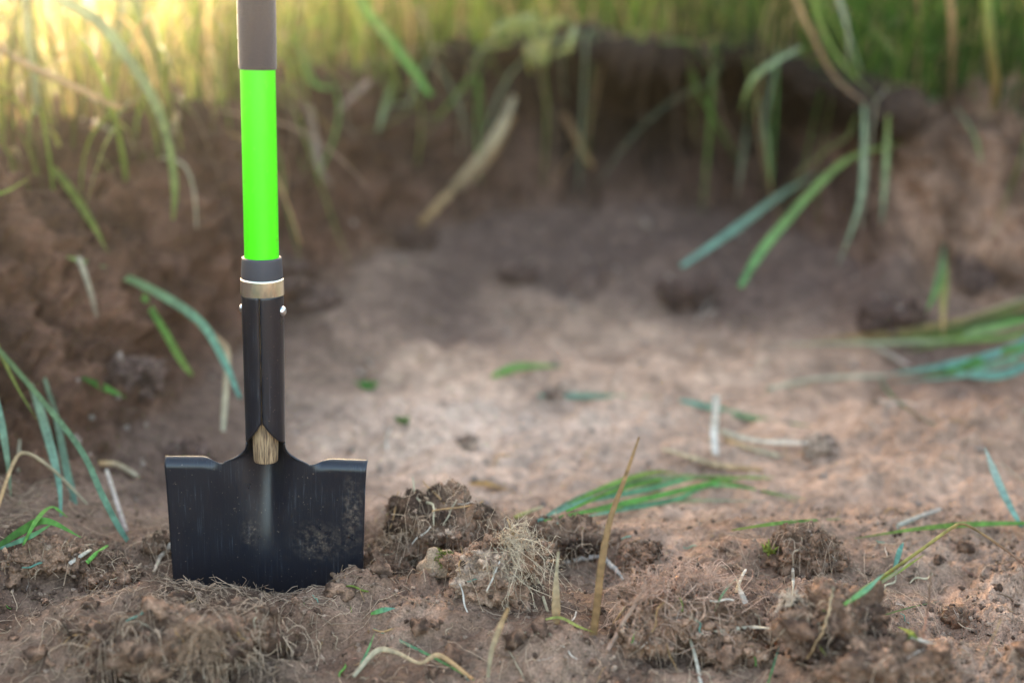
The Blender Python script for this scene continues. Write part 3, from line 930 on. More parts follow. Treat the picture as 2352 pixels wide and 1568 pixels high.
# ------------------------------------------------------------------ GRASS AND STRAWS one by one
GRN = (.14, .33, .06); TEAL = (.17, .34, .25); OLV = (.20, .24, .05); PALE = (.40, .34, .22); TAN = (.40, .235, .10); BRN = (.16, .10, .06)
DGR = (.05, .13, .025); YEL = (.30, .28, .06); WHT = (.58, .50, .40); GTEAL = (.24, .30, .17); REDB = (.24, .12, .08)
FACE = np.array([.10, -.80, .58])


def stem_mesh(pts, wpx, c0, c1, kind='leaf', prof=None, n=26, seed=0, name_hint=''):
    """pts: (px, py, Y) with Y = None for lying on the ground (4th value: lift). Returns mesh data in world space."""
    P = []
    for q in pts:
        px, py, Yd_ = q[:3]
        lift = q[3] if len(q) > 3 else .0025
        P.append(on_ground(px, py, lift) if Yd_ is None else at_y(px, py, Yd_))
    P = np.array(P)
    if kind != 'husk' and not any(q[2] is None for q in pts):
        Pg = np.array([on_ground(q[0], q[1]) for q in pts])
        if P[:, 1].min() > .3:       # hang clear of the wall, not inside it
            P = np.array([at_y(q[0], q[1], min(P[a][1], Pg[a][1] - .02)) for a, q in enumerate(pts)])
        gap = Pg[:, 1] - P[:, 1]
        if kind == 'straw' and np.abs(gap).max() < .5 and P[:, 1].min() > .85 and pts[0][1] > 0:      # dry stalks lie against the wall
            P = Pg + np.array([0, -.022, .014])
        elif kind == 'straw' and pts[0][1] < 0:                  # stalks rooted in the turf at their lower end
            P = np.array([at_y(q[0], q[1], P[a][1] + np.clip(gap[-1], -.3, .5) * (a / (len(pts) - 1)) ** 1.3) for a, q in enumerate(pts)])
        else:                                                    # a leaf grows out of the soil at its first point
            if pts[0][1] < 0 or pts[0][0] < 0:                   # its foot is outside the picture
                h = BVH.find_nearest(Vector(P[0]))
                if h[3] > .01: P = np.vstack([np.array(h[0]) - np.array(h[1]) * .004, P])
            elif abs(gap[0]) < .7 and not (kind == 'straw' and abs(gap[0]) < .05):
                k = np.linspace(1, 0, len(pts)) ** 1.3
                P = np.array([at_y(q[0], q[1], P[a][1] + (gap[0] + .004) * k[a]) for a, q in enumerate(pts)])
    C = catmull(P, n)
    dep = float(np.mean((P - CAM) @ FW))
    w = wpx * dep / FPX / 2 * (.82 if kind == 'leaf' else 1)
    t = np.linspace(0, 1, n)
    if prof is None:
        if kind == 'leaf':
            pr = np.minimum(1, .45 + 1.6 * t) * np.clip((1 - t) * 2.2, .04, 1) ** .8
        else:
            pr = np.interp(t, [0, .03, .9, 1], [.9, 1, .8, .55])
    else:
        pr = np.interp(t, np.linspace(0, 1, len(prof)), prof)
    col = np.array(c0)[None] * (1 - t)[:, None] + np.array(c1)[None] * t[:, None]
    rs = np.random.RandomState(seed + 1)
    col = col * (1 + .12 * rs.normal(size=(n, 1)))
    flat, fold = {'leaf': (.10, .30), 'straw': (.45, 0.0), 'twig': (1.0, 0.0), 'husk': (.35, .35)}[kind]
    V = FACE + .25 * rs.normal(size=3)
    v, f, c = tube_batch(C[None], (w * pr)[None], 10, col[None].clip(0), V, flat, fold)
    k = 10
    fe = [[0, 1, 2, 3]]
    # close both ends
    e0 = np.array([[0, i, i + 1, i + 2] for i in range(1, k - 2, 2)]); e1 = e0[:, ::-1] + (n - 1) * k
    f = np.concatenate([f, e0, e1])
    if kind == 'twig':
        v = v + .0006 * rs.normal(size=(n, 1, 3)).repeat(k, 1).reshape(-1, 3)
    return v, f, c, P[0]


MATS = {'leaf': M_LEAF, 'straw': M_STRAW, 'twig': M_TWIG, 'husk': M_STRAW}
_cnt = [0]


def stem(name, label, cat, pts, wpx, c0, c1=None, kind='leaf', prof=None, parent=None, n=26):
    _cnt[0] += 1
    v, f, c, b = stem_mesh(pts, wpx, c0, c1 or c0, kind, prof, n, _cnt[0])
    o = mesh_obj(name, v, f, MATS[kind], c, True)
    if parent is not None:
        o.parent = parent
        o.matrix_parent_inverse = parent.matrix_world.inverted()
    else:
        origin_to(o, b)
        tag(o, label, cat)
    return o


def bunch(name, label, cat, base, stems):
    e = empty(name, base)
    tag(e, label, cat)
    bpy.context.view_layer.update()
    for s in stems:
        stem(s[0], None, None, *s[1:], parent=e)
    return e


G = None
# foreground, sharp
yA = on_ground(1363, 1445)[1]
stem('dry_stalk', 'tall slender dry stalk standing upright in the soil, right of the shovel', 'dry stalk',
     [(1362, 1462, yA - .004), (1372, 1380, yA), (1382, 1290, yA + .004), (1402, 1190, yA + .01), (1436, 1095, yA + .012), (1468, 1003, yA + .012)], 18, (.24, .135, .055), (.36, .22, .10), 'husk', [1, 1, .95, .75, .55, .25], n=40)
yB = on_ground(1278, 1428)[1]
stem('dry_leaf', 'short folded straw coloured leaf standing in the soil left of the tall dry stalk', 'dry leaf',
     [(1278, 1440, yB - .003), (1276, 1385, yB), (1277, 1325, yB + .003), (1282, 1266, yB + .005)], 23, TAN, PALE, 'husk', [.55, 1, .75, .35, .3])
yC = on_ground(1122, 1560)[1]
stem('dry_straw', 'out of focus tan straw rising from the soil at the bottom edge', 'straw',
     [(1118, 1585, yC), (1128, 1500, yC), (1148, 1440, yC + .005), (1168, 1395, yC + .008)], 15, PALE, TAN, 'straw', [.6, .8, 1, .5])
stem('dry_straw', 'thin straw leaning from the whitish roots down to the folded dry leaf', 'straw',
     [(1258, 1408, G, .002), (1225, 1340, G, .016), (1190, 1275, G, .012), (1165, 1235, G, .02)], 7, PALE, TAN, 'straw')
stem('twig', 'pale grey twig lying level behind the tall dry stalk', 'twig', [(1288, 1302, G, .004), (1330, 1297, G, .007), (1378, 1296, G, .010)], 12, WHT, (.35, .30, .26), 'twig', [.5, 1, 1.1, .9])
stem('twig', 'pale grey twig slanting down to the right behind the tall dry stalk', 'twig', [(1382, 1298, G, .010), (1408, 1318, G, .008), (1432, 1338, G, .004)], 12, (.40, .35, .30), WHT, 'twig', [.9, 1, .5])
stem('twig', 'thin brown twig pointing at the pale grey twigs', 'twig', [(1238, 1308, G, .006), (1290, 1297, G, .008), (1338, 1280, G, .012)], 7, BRN, TAN, 'twig')
stem('root', 'curved brown root crossing the hollow behind the tangle of roots', 'root', [(1436, 1282, G, .004), (1452, 1310, G, .005), (1458, 1340, G, .003)], 9, (.30, .2, .14), BRN, 'twig')
stem('root', 'thick forked brown root lying up against the rooty clod', 'root', [(1395, 1500, G, .003), (1440, 1440, G, .012), (1475, 1400, G, .02), (1490, 1370, G, .03)], 11, (.30, .19, .13), (.34, .23, .16), 'twig')
stem('dry_straw', 'short yellowed straw leaning at the foot of the tall dry stalk', 'straw', [(1408, 1438, G, .002), (1432, 1415, G, .008), (1446, 1398, G, .014)], 7, TAN, YEL, 'straw')
bunch('bent_grass_stem', 'bent grass stem with reddish top rising from the clod at lower right', 'grass stem', on_ground(1890, 1408), [
    ('stalk', [(1885, 1412, G, .004), (2000, 1340, -.10), (2110, 1266, -.07), (2185, 1212, -.06), (2212, 1203, -.06), (2245, 1218, -.06), (2300, 1255, -.07), (2365, 1305, -.08)], 9, YEL, REDB, 'straw', [1, 1, .9, .9, .8, .7, .6, .5]),
    ('leaf', [(1890, 1408, G, .003), (1990, 1352, -.10), (2070, 1308, -.085), (2124, 1272, -.08)], 12, GRN, YEL),
    ('leaf', [(1892, 1410, G, .003), (1980, 1362, -.105), (2050, 1320, -.09), (2100, 1280, -.085)], 10, OLV, PALE),
])
stem('leaf_fragment', 'teal leaf piece lying under the bent grass stem', 'leaf piece', [(1938, 1398, G, .004), (1985, 1380, G, .010), (2028, 1345, G, .012)], 18, GRN, TEAL)
stem('leaf_fragment', 'small teal leaf tip showing behind the bent grass stem', 'leaf piece', [(2052, 1318, G, .004), (2062, 1300, G, .016), (2072, 1284, G, .02)], 16, TEAL, TEAL)
stem('grass_leaf', 'thin dark green blade lying in the soil at the bottom middle', 'grass blade', [(858, 1448, G), (930, 1485, G, .004), (1000, 1520, G, .004), (1090, 1568, G, .003)], 8, TEAL, GRN, 'leaf', [.6, 1, .9, .3])
stem('leaf_fragment', 'short bright green leaf scrap on the soil below the shovel', 'leaf piece', [(852, 1418, G, .004), (880, 1412, G, .005), (908, 1407, G, .005)], 16, GRN, TEAL)
stem('dry_straw', 'curled pale straw at the bottom edge left of middle', 'straw', [(812, 1562, G, .004), (865, 1522, G, .012), (910, 1520, G, .010), (965, 1540, G, .008), (1010, 1532, G, .012), (1085, 1572, G, .006)], 14, PALE, TAN, 'straw', [.6, 1, .8, .5, .9, .6], n=40)
stem('grass_leaf', 'short green blade sticking up beside the curled pale straw', 'grass blade', [(812, 1560, G), (838, 1528, G, .008), (862, 1494, G, .018)], 8, TEAL, GRN)
stem('twig', 'stubby brown twig sticking out of the soil against the right half of the blade', 'twig', [(775, 1336, G, .001), (752, 1318, G, .010), (728, 1300, G, .018)], 11, (.30, .2, .13), TAN, 'twig')
stem('twig', 'short twig stub against the blade, left of the stubby brown twig', 'twig', [(718, 1345, G, .001), (703, 1334, G, .005), (692, 1324, G, .008)], 10, (.36, .25, .17), PALE, 'twig')
stem('twig', 'thin upright rootlet in front of the left half of the blade', 'twig', [(502, 1345, G, -.002), (500, 1322, G, .010), (499, 1302, G, .020), (508, 1290, G, .024)], 6, PALE, TAN, 'twig')
stem('twig', 'thin crooked rootlet in front of the middle of the blade', 'twig', [(540, 1348, G, 0), (565, 1336, G, .004), (578, 1326, G, .008)], 6, TAN, PALE, 'twig')
stem('dry_straw', 'pale splinter standing at the lowest visible point of the blade', 'straw', [(622, 1358, G, -.003), (619, 1345, G, .005), (617, 1334, G, .010)], 5, WHT, PALE, 'straw')
stem('root', 'whitish root poking out at the left side of the blade', 'root', [(352, 1318, G, .002), (372, 1292, G, .008), (388, 1276, G, .010), (400, 1266, G, .012)], 12, (.38, .27, .18), WHT, 'twig', [.6, .9, 1, .8])
stem('dry_straw', 'pale straw splinters lying on the soil, middle right', 'straw', [(1712, 1392, G, .003), (1698, 1372, G, .008), (1690, 1352, G, .010)], 13, WHT, PALE, 'husk')
stem('dry_straw', 'pale straw splinter crossing the other splinter, middle right', 'straw', [(1690, 1368, G, .004), (1702, 1350, G, .012), (1712, 1336, G, .014)], 8, PALE, WHT, 'straw')
stem('dry_straw', 'long pale straw lying level left of the big coarse clod', 'straw', [(1640, 1460, G, .004), (1730, 1458, G, .008), (1830, 1466, G, .006)], 9, PALE, WHT, 'straw')
stem('twig', 'thin reddish brown rootlet standing up at the right', 'twig', [(2122, 1472, G, 0), (2128, 1420, -.17), (2136, 1370, -.165), (2138, 1310, -.16)], 6, REDB, BRN, 'twig')
stem('dry_straw', 'thin straw standing in the hollow at the far right', 'straw', [(2264, 1505, G, 0), (2282, 1460, -.20), (2300, 1420, -.195)], 5, PALE, TAN, 'straw')
stem('dry_straw', 'thin pale straw lying beside the moss sprig at right', 'straw', [(2092, 1470, G, .003), (2140, 1484, G, .003), (2188, 1496, G, .003)], 7, WHT, PALE, 'straw')
stem('moss_sprig', 'yellow green moss sprig on the sandy ground at right', 'moss', [(2062, 1448, G, .004), (2088, 1466, G, .006), (2112, 1482, G, .004)], 16, (.26, .30, .04), (.20, .25, .03))
stem('moss_sprig', 'thin yellow green moss sprig on the big coarse clod', 'moss', [(1850, 1480, G, .014), (1872, 1502, G, .012), (1896, 1524, G, .008)], 8, (.24, .28, .03), YEL)
stem('dry_straw', 'pale straw end rising from the bottom edge, right of middle', 'straw', [(1612, 1580, G, .0), (1598, 1545, G, .012), (1580, 1515, G, .026)], 9, WHT, PALE, 'straw')
stem('grass_leaf', 'small green shoot at the bottom edge, right of middle', 'grass blade', [(1760, 1580, G, 0), (1775, 1550, G, .010), (1788, 1522, G, .018)], 7, GRN, TEAL)
stem('root', 'long pale root hanging down the face of the big coarse clod', 'root', [(1905, 1445, G, .04), (1900, 1480, G, .04), (1885, 1520, G, .03), (1850, 1560, G, .02)], 5, PALE, TAN, 'twig')
stem('moss_sprig', 'pale yellow green sprig at the foot of the folded dry leaf', 'moss', [(1238, 1432, G, .003), (1285, 1436, G, .008), (1330, 1448, G, .004), (1366, 1458, G, .003)], 9, (.34, .36, .10), YEL, 'leaf')
stem('grass_leaf', 'thin curved green blade among the small roots, right of the dry leaf', 'grass blade', [(1640, 1410, G, .003), (1660, 1385, G, .01), (1700, 1350, G, .016)], 4, GRN, TEAL)
stem('grass_leaf', 'faint thin green blade lying on the sand at right', 'grass blade', [(1990, 1432, G, .003), (2080, 1405, G, .004), (2160, 1385, G, .003)], 5, OLV, GTEAL)
stem('twig', 'dark brown twig lying on the loose soil at right', 'twig', [(1668, 1305, G, .003), (1690, 1312, G, .006), (1718, 1326, G, .004)], 9, BRN, (.22, .15, .1), 'twig')

# left side
yL = .12
stem('grass_leaf', 'long green blade arching down from the left edge to the soil beside the shovel', 'grass blade',
     [(-60, 745, .26), (0, 805, .24), (100, 922, .19), (188, 1035, .14), (240, 1145, .10), (285, 1228, .075), (332, 1284, .05)], 19, OLV, TEAL, 'leaf', [.6, .7, .8, .9, 1, .9, .15], n=44)
stem('grass_leaf', 'broad teal blade hanging beside the long green blade, front one of a pair', 'grass blade',
     [(70, 880, .17), (88, 930, .16), (112, 1010, .14), (136, 1110, .12), (141, 1215, .11)], 25, GTEAL, TEAL, 'leaf', [.5, .8, 1, .9, .5, .1])
stem('grass_leaf', 'broad teal blade hanging behind the long green blade, rear one of a pair', 'grass blade',
     [(100, 860, .24), (130, 960, .22), (150, 1060, .19), (166, 1130, .17), (174, 1185, .16)], 22, GTEAL, TEAL, 'leaf', [.4, .8, 1, 1, .8])
stem('grass_leaf', 'thin yellow green blade at the left edge above the teal pair', 'grass blade',
     [(-40, 720, .28), (0, 808, .26), (40, 890, .22), (85, 965, .19)], 11, YEL, OLV)
stem('grass_leaf', 'teal blade cut by the left edge below the thin yellow blade', 'grass blade',
     [(-30, 880, .2), (0, 960, .18), (18, 1060, .16), (26, 1150, .15)], 22, TEAL, GTEAL)
stem('dry_straw', 'brown kinked straw resting on the soil at the left edge', 'straw', [(-20, 1225, G, .006), (40, 1165, G, .05), (72, 1147, G, .055), (130, 1156, G, .04), (203, 1180, G, .012)], 9, TAN, PALE, 'straw')
stem('dry_straw', 'thin dry straw hanging at the left edge behind the teal blade', 'straw', [(45, 1000, .2), (40, 1100, .18), (30, 1160, .17), (0, 1200, .16)], 8, PALE, BRN, 'straw')
bunch('fallen_leaves', 'little heap of fallen green leaves on the soil at the left edge', 'leaf heap', on_ground(60, 1262), [
    ('leaf', [(-20, 1275, G, .004), (50, 1250, G, .014), (110, 1238, G, .02), (188, 1250, G, .008)], 24, DGR, GRN),
    ('leaf', [(55, 1268, G, .008), (90, 1240, G, .022), (125, 1222, G, .028), (160, 1232, G, .022)], 15, GRN, GRN),
    ('leaf', [(0, 1272, G, .006), (70, 1262, G, .014), (130, 1240, G, .02)], 14, TEAL, GRN),
])
stem('dry_straw', 'short pale straw piece lying on the soil right of the fallen leaves', 'straw', [(160, 1302, G, .004), (200, 1280, G, .006), (240, 1254, G, .005)], 10, WHT, PALE, 'straw')
stem('leaf_fragment', 'short green stem piece lying beside the pale straw piece at left', 'leaf piece', [(200, 1298, G, .003), (225, 1278, G, .005), (248, 1262, G, .005)], 10, GRN, GRN, 'straw')
stem('dry_straw', 'pale pinkish stub leaning on the soil between long blade and shovel', 'straw', [(290, 1222, G, .0), (268, 1180, G, .02), (250, 1142, G, .035)], 12, (.40, .3, .25), WHT, 'straw')
stem('grass_leaf', 'broad teal blade arching out of the left wall towards the shovel', 'grass blade',
     [(150, 590, .62), (190, 602, .58), (300, 642, .52), (400, 695, .45), (465, 745, .42), (512, 822, .40), (552, 915, .38)], 26, OLV, TEAL, 'leaf', [.4, .6, .9, 1, .9, .8, .4], n=40)
stem('grass_leaf', 'olive blade hanging below the broad teal arching blade', 'grass blade', [(320, 665, .55), (375, 755, .5), (415, 825, .47), (442, 862, .46)], 20, GRN, OLV, 'leaf', [.7, 1, 1, .6])
stem('dry_leaf', 'dry tan leaf tip bent straight down beside the shovel socket', 'dry leaf', [(420, 712, .44), (495, 775, .41), (522, 810, .40), (518, 900, .39), (512, 990, .39)], 16, TAN, PALE, 'straw')
stem('grass_leaf', 'faint olive blade slanting down over the left wall', 'grass blade', [(80, 340, .95), (150, 420, .9), (210, 510, .85), (248, 580, .82)], 22, OLV, OLV)
stem('grass_leaf', 'small bright green leaf tip at the left edge', 'grass blade', [(-30, 455, .5), (20, 438, .5), (72, 405, .5)], 14, (.16, .30, .02), YEL)
stem('grass_leaf', 'faint thin stem hanging down the left wall', 'grass stem', [(180, 590, .75), (205, 660, .7), (222, 730, .66)], 14, PALE, BRN, 'straw')
# upper left
stem('grass_leaf', 'large pale blade arching over from the top left and hanging down', 'grass blade',
     [(60, -40, .66), (130, -5, .66), (225, 50, .65), (305, 150, .64), (358, 240, .63), (388, 330, .62), (402, 430, .61), (398, 505, .60)], 32, (.34, .38, .24), OLV, 'leaf', [.7, .8, 1, 1, .9, .8, .7, .3], n=44)
stem('grass_leaf', 'pale blade standing behind the large arching blade at upper left', 'grass blade', [(290, -30, .9), (330, 60, .9), (365, 150, .9), (395, 240, .88)], 26, GTEAL, OLV)
stem('dry_stalk', 'long tan stalk slanting down from the left edge', 'dry stalk', [(-60, 90, .62), (60, 148, .62), (160, 195, .63), (275, 250, .64)], 20, (.34, .22, .12), TAN, 'straw')
stem('dry_stalk', 'short pale stalk leaning in front of the left wall grass', 'dry stalk', [(262, 160, 1.0), (240, 220, 1.0), (214, 295, .99)], 16, (.24, .17, .10), TAN, 'straw')
stem('dry_stalk', 'pale stub of straw at the lip of the left wall', 'dry stalk', [(420, 215, 1.25), (405, 270, 1.22), (400, 310, 1.2)], 16, (.22, .15, .09), (.26, .18, .11), 'straw')
# top middle
stem('grass_leaf', 'bright green blade bending down from the top edge right of the shovel grip', 'grass blade', [(790, -40, 1.25), (840, 25, 1.22), (895, 95, 1.2), (945, 160, 1.19), (990, 222, 1.18)], 32, OLV, GRN, 'leaf', [.7, .9, 1, 1, .5])
stem('grass_leaf', 'pale green blade curling to the right beside the shovel grip', 'grass blade', [(685, 60, 1.3), (700, 150, 1.28), (725, 195, 1.26), (775, 206, 1.25)], 20, OLV, GRN)
stem('dry_stalk', 'pale stub hanging on the back wall right of the lime green shaft', 'dry stalk', [(712, 262, 1.28), (725, 330, 1.25), (738, 400, 1.23), (765, 440, 1.2)], 22, (.36, .27, .20), BRN, 'straw')
stem('dry_stalk', 'long dry stalk slanting down the dark back wall', 'dry stalk', [(1180, 235, 1.25), (1140, 325, 1.2), (1055, 430, 1.16), (968, 526, 1.13)], 28, PALE, TAN, 'straw', [.5, 1, .8, .6])
stem('dry_stalk', 'second dry stalk lying along the long one on the back wall', 'dry stalk', [(1175, 280, 1.27), (1130, 370, 1.22), (1060, 450, 1.18)], 18, TAN, BRN, 'straw')
stem('dry_stalk', 'short tan stalk on the dark back wall, right of the long dry stalk', 'dry stalk', [(1292, 270, 1.3), (1325, 335, 1.27), (1358, 394, 1.25)], 20, BRN, TAN, 'straw')
stem('grass_leaf', 'faint olive blade hanging beneath the bright green bending blade', 'grass blade', [(910, 170, 1.28), (885, 240, 1.26), (866, 310, 1.24)], 20, OLV, GTEAL)
stem('dry_stalk', 'brown root stub slanting on the wall between shaft and hanging olive blade', 'root', [(850, 200, 1.32), (800, 250, 1.3), (775, 280, 1.3)], 16, (.3, .2, .16), BRN, 'straw')
_r = np.random.RandomState(31)
_lv = []
for _k in range(26):
    _x = _r.uniform(1150, 1330); _y = _r.uniform(20, 110) ; _dx = _r.uniform(-75, 45); _dy = _r.uniform(10, 70)
    _lv.append(('leaf', [(_x, _y, 1.36), (_x + _dx * .5, _y + _dy * .3, 1.32), (_x + _dx, _y + _dy, 1.29)], _r.uniform(16, 30), [OLV, YEL, GTEAL][_k % 3], [YEL, OLV, YEL][_k % 3]))
bunch('low_weed', 'yellow green leafy weed hanging over the lip of the back wall', 'weed', at_y(1240, 60, 1.34), _lv)
# right
stem('grass_leaf', 'dull teal blade slanting down to the left in the right part of the pit', 'grass blade', [(1880, 395, .95), (1790, 450, .93), (1690, 525, .92), (1565, 612, .93)], 22, GTEAL, TEAL, 'leaf', [.3, .8, 1, .5])
stem('grass_leaf', 'long green blade arching down to the left from the right wall', 'grass blade', [(2075, 328, .92), (1960, 360, .86), (1880, 425, .82), (1800, 515, .78), (1740, 590, .76), (1700, 660, .75)], 25, OLV, (.13, .27, .09), 'leaf', [.4, .7, .9, 1, 1, .6])
stem('grass_leaf', 'thin grey green blade hanging straight down from the right turf', 'grass blade', [(1985, 230, 1.0), (1985, 350, .96), (1975, 470, .93), (1925, 610, .9)], 17, GTEAL, GTEAL)
stem('grass_leaf', 'thin olive blade hanging beside the grey green one under the right turf', 'grass blade', [(2040, 260, 1.0), (2035, 380, .97), (2025, 520, .94)], 15, OLV, GTEAL)
stem('grass_leaf', 'grey green drooping blade under the lip of the dark hollow', 'grass blade', [(1840, 110, 1.15), (1770, 150, 1.12), (1725, 190, 1.1), (1700, 260, 1.1)], 20, GTEAL, OLV)
stem('grass_leaf', 'dim drooping blade hanging into the dark hollow', 'grass blade', [(1735, 190, 1.14), (1755, 280, 1.12), (1765, 380, 1.1), (1770, 430, 1.1)], 16, GTEAL, OLV)
stem('grass_leaf', 'dim thin blade hanging left in the dark hollow', 'grass blade', [(1720, 250, 1.16), (1705, 370, 1.14), (1690, 470, 1.12)], 14, GTEAL, BRN)
stem('grass_leaf', 'pale blade hanging from the top edge at upper right', 'grass blade', [(1915, -30, 1.12), (1935, 30, 1.1), (1948, 90, 1.1), (1948, 160, 1.1)], 18, (.35, .42, .26), PALE)
stem('grass_leaf', 'yellow green blade curving from the top edge down to the right turf', 'grass blade', [(1870, -30, 1.15), (1885, 60, 1.12), (1930, 140, 1.1), (2020, 235, 1.08)], 17, (.20, .28, .05), OLV)
stem('dry_stalk', 'tan stalk curving from the top edge to the lip of the right wall', 'dry stalk', [(1820, -20, 1.15), (1870, 90, 1.12), (1920, 180, 1.1), (1990, 240, 1.08)], 16, TAN, BRN, 'straw')
stem('dry_stalk', 'upright brown stalk in the turf at upper right, left of a pair', 'dry stalk', [(2180, -30, 1.12), (2188, 80, 1.1), (2185, 180, 1.1), (2180, 240, 1.1)], 22, TAN, BRN, 'straw')
stem('dry_stalk', 'upright reddish stalk in the turf at upper right, right of a pair', 'dry stalk', [(2265, -20, 1.1), (2275, 100, 1.08), (2285, 180, 1.08), (2282, 250, 1.08)], 24, OLV, TAN, 'straw')
stem('grass_leaf', 'dull green blade hanging over the right wall', 'grass blade', [(2190, 240, 1.0), (2235, 310, .96), (2255, 380, .93)], 18, GTEAL, OLV)
stem('grass_leaf', 'green blade hanging in front of the right wall, above a tan tip', 'grass blade', [(2168, 560, .72), (2158, 620, .7), (2145, 670, .69), (2128, 716, .68)], 28, GTEAL, GRN)
stem('dry_leaf', 'green leaf with a tan tip hanging straight down on the right wall', 'dry leaf', [(2166, 570, .73), (2168, 640, .7), (2166, 700, .69), (2166, 770, .68)], 22, GRN, TAN)
bunch('cut_grass_bundle', 'dark green bundle of cut grass entering from the right edge', 'grass bundle', on_ground(2330, 800), [
    ('leaf', [(2400, 740, G, .06), (2250, 770, G, .03), (2050, 782, G, .012), (1850, 790, G, .006)], 24, DGR, TAN),
    ('leaf', [(2400, 770, G, .05), (2300, 785, G, .03), (2180, 795, G, .02), (2050, 790, G, .012)], 26, DGR, OLV),
    ('leaf', [(2400, 795, G, .05), (2260, 800, G, .03), (2130, 800, G, .012), (1760, 800, G, .006)], 24, GRN, PALE),
    ('leaf', [(2400, 820, G, .05), (2300, 850, G, .03), (2150, 865, G, .015), (2025, 872, G, .008)], 22, TEAL, TEAL),
    ('leaf', [(2400, 868, G, .04), (2320, 885, G, .02), (2240, 885, G, .015), (2160, 862, G, .012)], 24, TEAL, TEAL),
    ('leaf', [(2400, 845, G, .04), (2280, 850, G, .025), (2200, 870, G, .015), (2110, 878, G, .01)], 24, GRN, DGR),
    ('leaf', [(2030, 868, G, .006), (2025, 890, G, .006), (2070, 940, G, .006), (2190, 1006, G, .003)], 18, TEAL, OLV),
    ('leaf', [(2400, 752, G, .055), (2280, 768, G, .03), (2120, 772, G, .015), (1930, 786, G, .006)], 15, OLV, TAN),
    ('leaf', [(2400, 782, G, .05), (2240, 782, G, .03), (2110, 790, G, .012), (1960, 800, G, .006)], 14, DGR, BRN),
    ('leaf', [(2400, 808, G, .05), (2320, 815, G, .03), (2200, 812, G, .02), (2080, 818, G, .008)], 16, GRN, OLV),
    ('leaf', [(2400, 835, G, .05), (2330, 862, G, .03), (2240, 872, G, .02), (2090, 860, G, .008)], 15, TEAL, GRN),
    ('leaf', [(2400, 880, G, .03), (2300, 872, G, .025), (2200, 882, G, .012), (2050, 884, G, .006)], 14, GTEAL, TEAL),
    ('leaf', [(2400, 765, G, .06), (2330, 760, G, .05), (2200, 775, G, .03), (2010, 795, G, .008)], 12, PALE, TAN),
])
stem('dry_straw', 'long pale straw lying on the pit floor left of the cut grass bundle', 'straw', [(1760, 900, G, .004), (1880, 878, G, .006), (2030, 872, G, .006)], 14, PALE, PALE, 'straw')
stem('dry_straw', 'pale straw lying slantwise between the two halves of the cut grass bundle', 'straw', [(1965, 785, G, .006), (2030, 815, G, .006), (2092, 850, G, .005)], 14, PALE, (.4, .3, .24), 'straw')
stem('grass_leaf', 'pale teal blade leaning in from the right above the fallen stem', 'grass blade', [(2345, 1218, G, .004), (2312, 1150, .17), (2285, 1090, .19), (2262, 1028, .2)], 24, TEAL, (.42, .46, .38), 'leaf', [.5, .8, 1, .9, .15])
stem('grass_leaf', 'long green stem lying flat at the right edge', 'grass stem', [(2400, 1216, G, .008), (2250, 1222, G, .010), (2120, 1228, G, .008), (1960, 1244, G, .004)], 15, GRN, OLV)
stem('dry_straw', 'grey pale straw lying above the flat green stem at right', 'straw', [(2060, 1216, G, .004), (2110, 1198, G, .006), (2160, 1180, G, .006)], 13, (.36, .34, .26), WHT, 'straw')
stem('grass_leaf', 'thin orange green blade lying on the sandy floor, middle right', 'grass blade', [(1680, 1225, G, .004), (1800, 1210, G, .005), (1935, 1198, G, .004)], 10, OLV, GRN)
bunch('grass_bunch', 'bunch of bright green grass blades lying on the sand behind the tall dry stalk', 'grass bunch', on_ground(1260, 1200), [
    ('leaf', [(1235, 1204, G, .004), (1330, 1165, G, .012), (1450, 1128, G, .012), (1620, 1108, G, .008), (1775, 1110, G, .005)], 17, TEAL, YEL),
    ('leaf', [(1240, 1206, G, .006), (1340, 1178, G, .014), (1480, 1150, G, .014), (1600, 1118, G, .012), (1700, 1112, G, .006)], 17, TEAL, GRN),
    ('leaf', [(1250, 1208, G, .006), (1400, 1185, G, .012), (1530, 1160, G, .014), (1680, 1120, G, .012), (1780, 1106, G, .006)], 16, GRN, GRN),
    ('leaf', [(1280, 1210, G, .004), (1420, 1190, G, .01), (1550, 1165, G, .01), (1650, 1135, G, .012), (1850, 1152, G, .004)], 14, TEAL, GRN),
    ('leaf', [(1300, 1190, G, .008), (1420, 1160, G, .02), (1560, 1130, G, .02), (1660, 1126, G, .012), (1840, 1160, G, .004)], 14, GRN, OLV),
    ('leaf', [(1330, 1190, G, .006), (1460, 1172, G, .006), (1580, 1158, G, .005), (1760, 1158, G, .004)], 14, GRN, PALE),
    ('leaf', [(1290, 1185, G, .01), (1400, 1150, G, .02), (1500, 1120, G, .02), (1560, 1108, G, .012)], 15, GRN, YEL),
])
stem('dry_straw', 'short pale straw sticking out left of the lying grass bunch', 'straw', [(1182, 1196, G, .004), (1215, 1186, G, .006), (1248, 1172, G, .005)], 10, YEL, PALE, 'straw')
stem('leaf_fragment', 'short broad green leaf lying on the pit floor, middle', 'leaf piece', [(1130, 874, G, .006), (1190, 862, G, .012), (1290, 852, G, .008)], 26, GRN, (.16, .26, .06))
stem('leaf_fragment', 'pale teal leaf strip lying on the pit floor just below the broad green leaf', 'leaf piece', [(1235, 915, G, .005), (1340, 922, G, .008), (1500, 918, G, .004)], 20, TEAL, GTEAL)
stem('grass_leaf', 'green leaf strip lying behind the white upright straw', 'leaf piece', [(1560, 928, G, .006), (1640, 950, G, .008), (1720, 968, G, .006), (1865, 985, G, .004)], 22, TEAL, OLV)
yS = on_ground(1642, 1040)[1]
stem('dry_straw', 'whitish straw standing upright on the pit floor', 'straw', [(1643, 1045, yS), (1640, 990, yS), (1643, 950, yS), (1645, 908, yS)], 20, WHT, (.66, .6, .5), 'straw', [.8, 1, .9, 1])
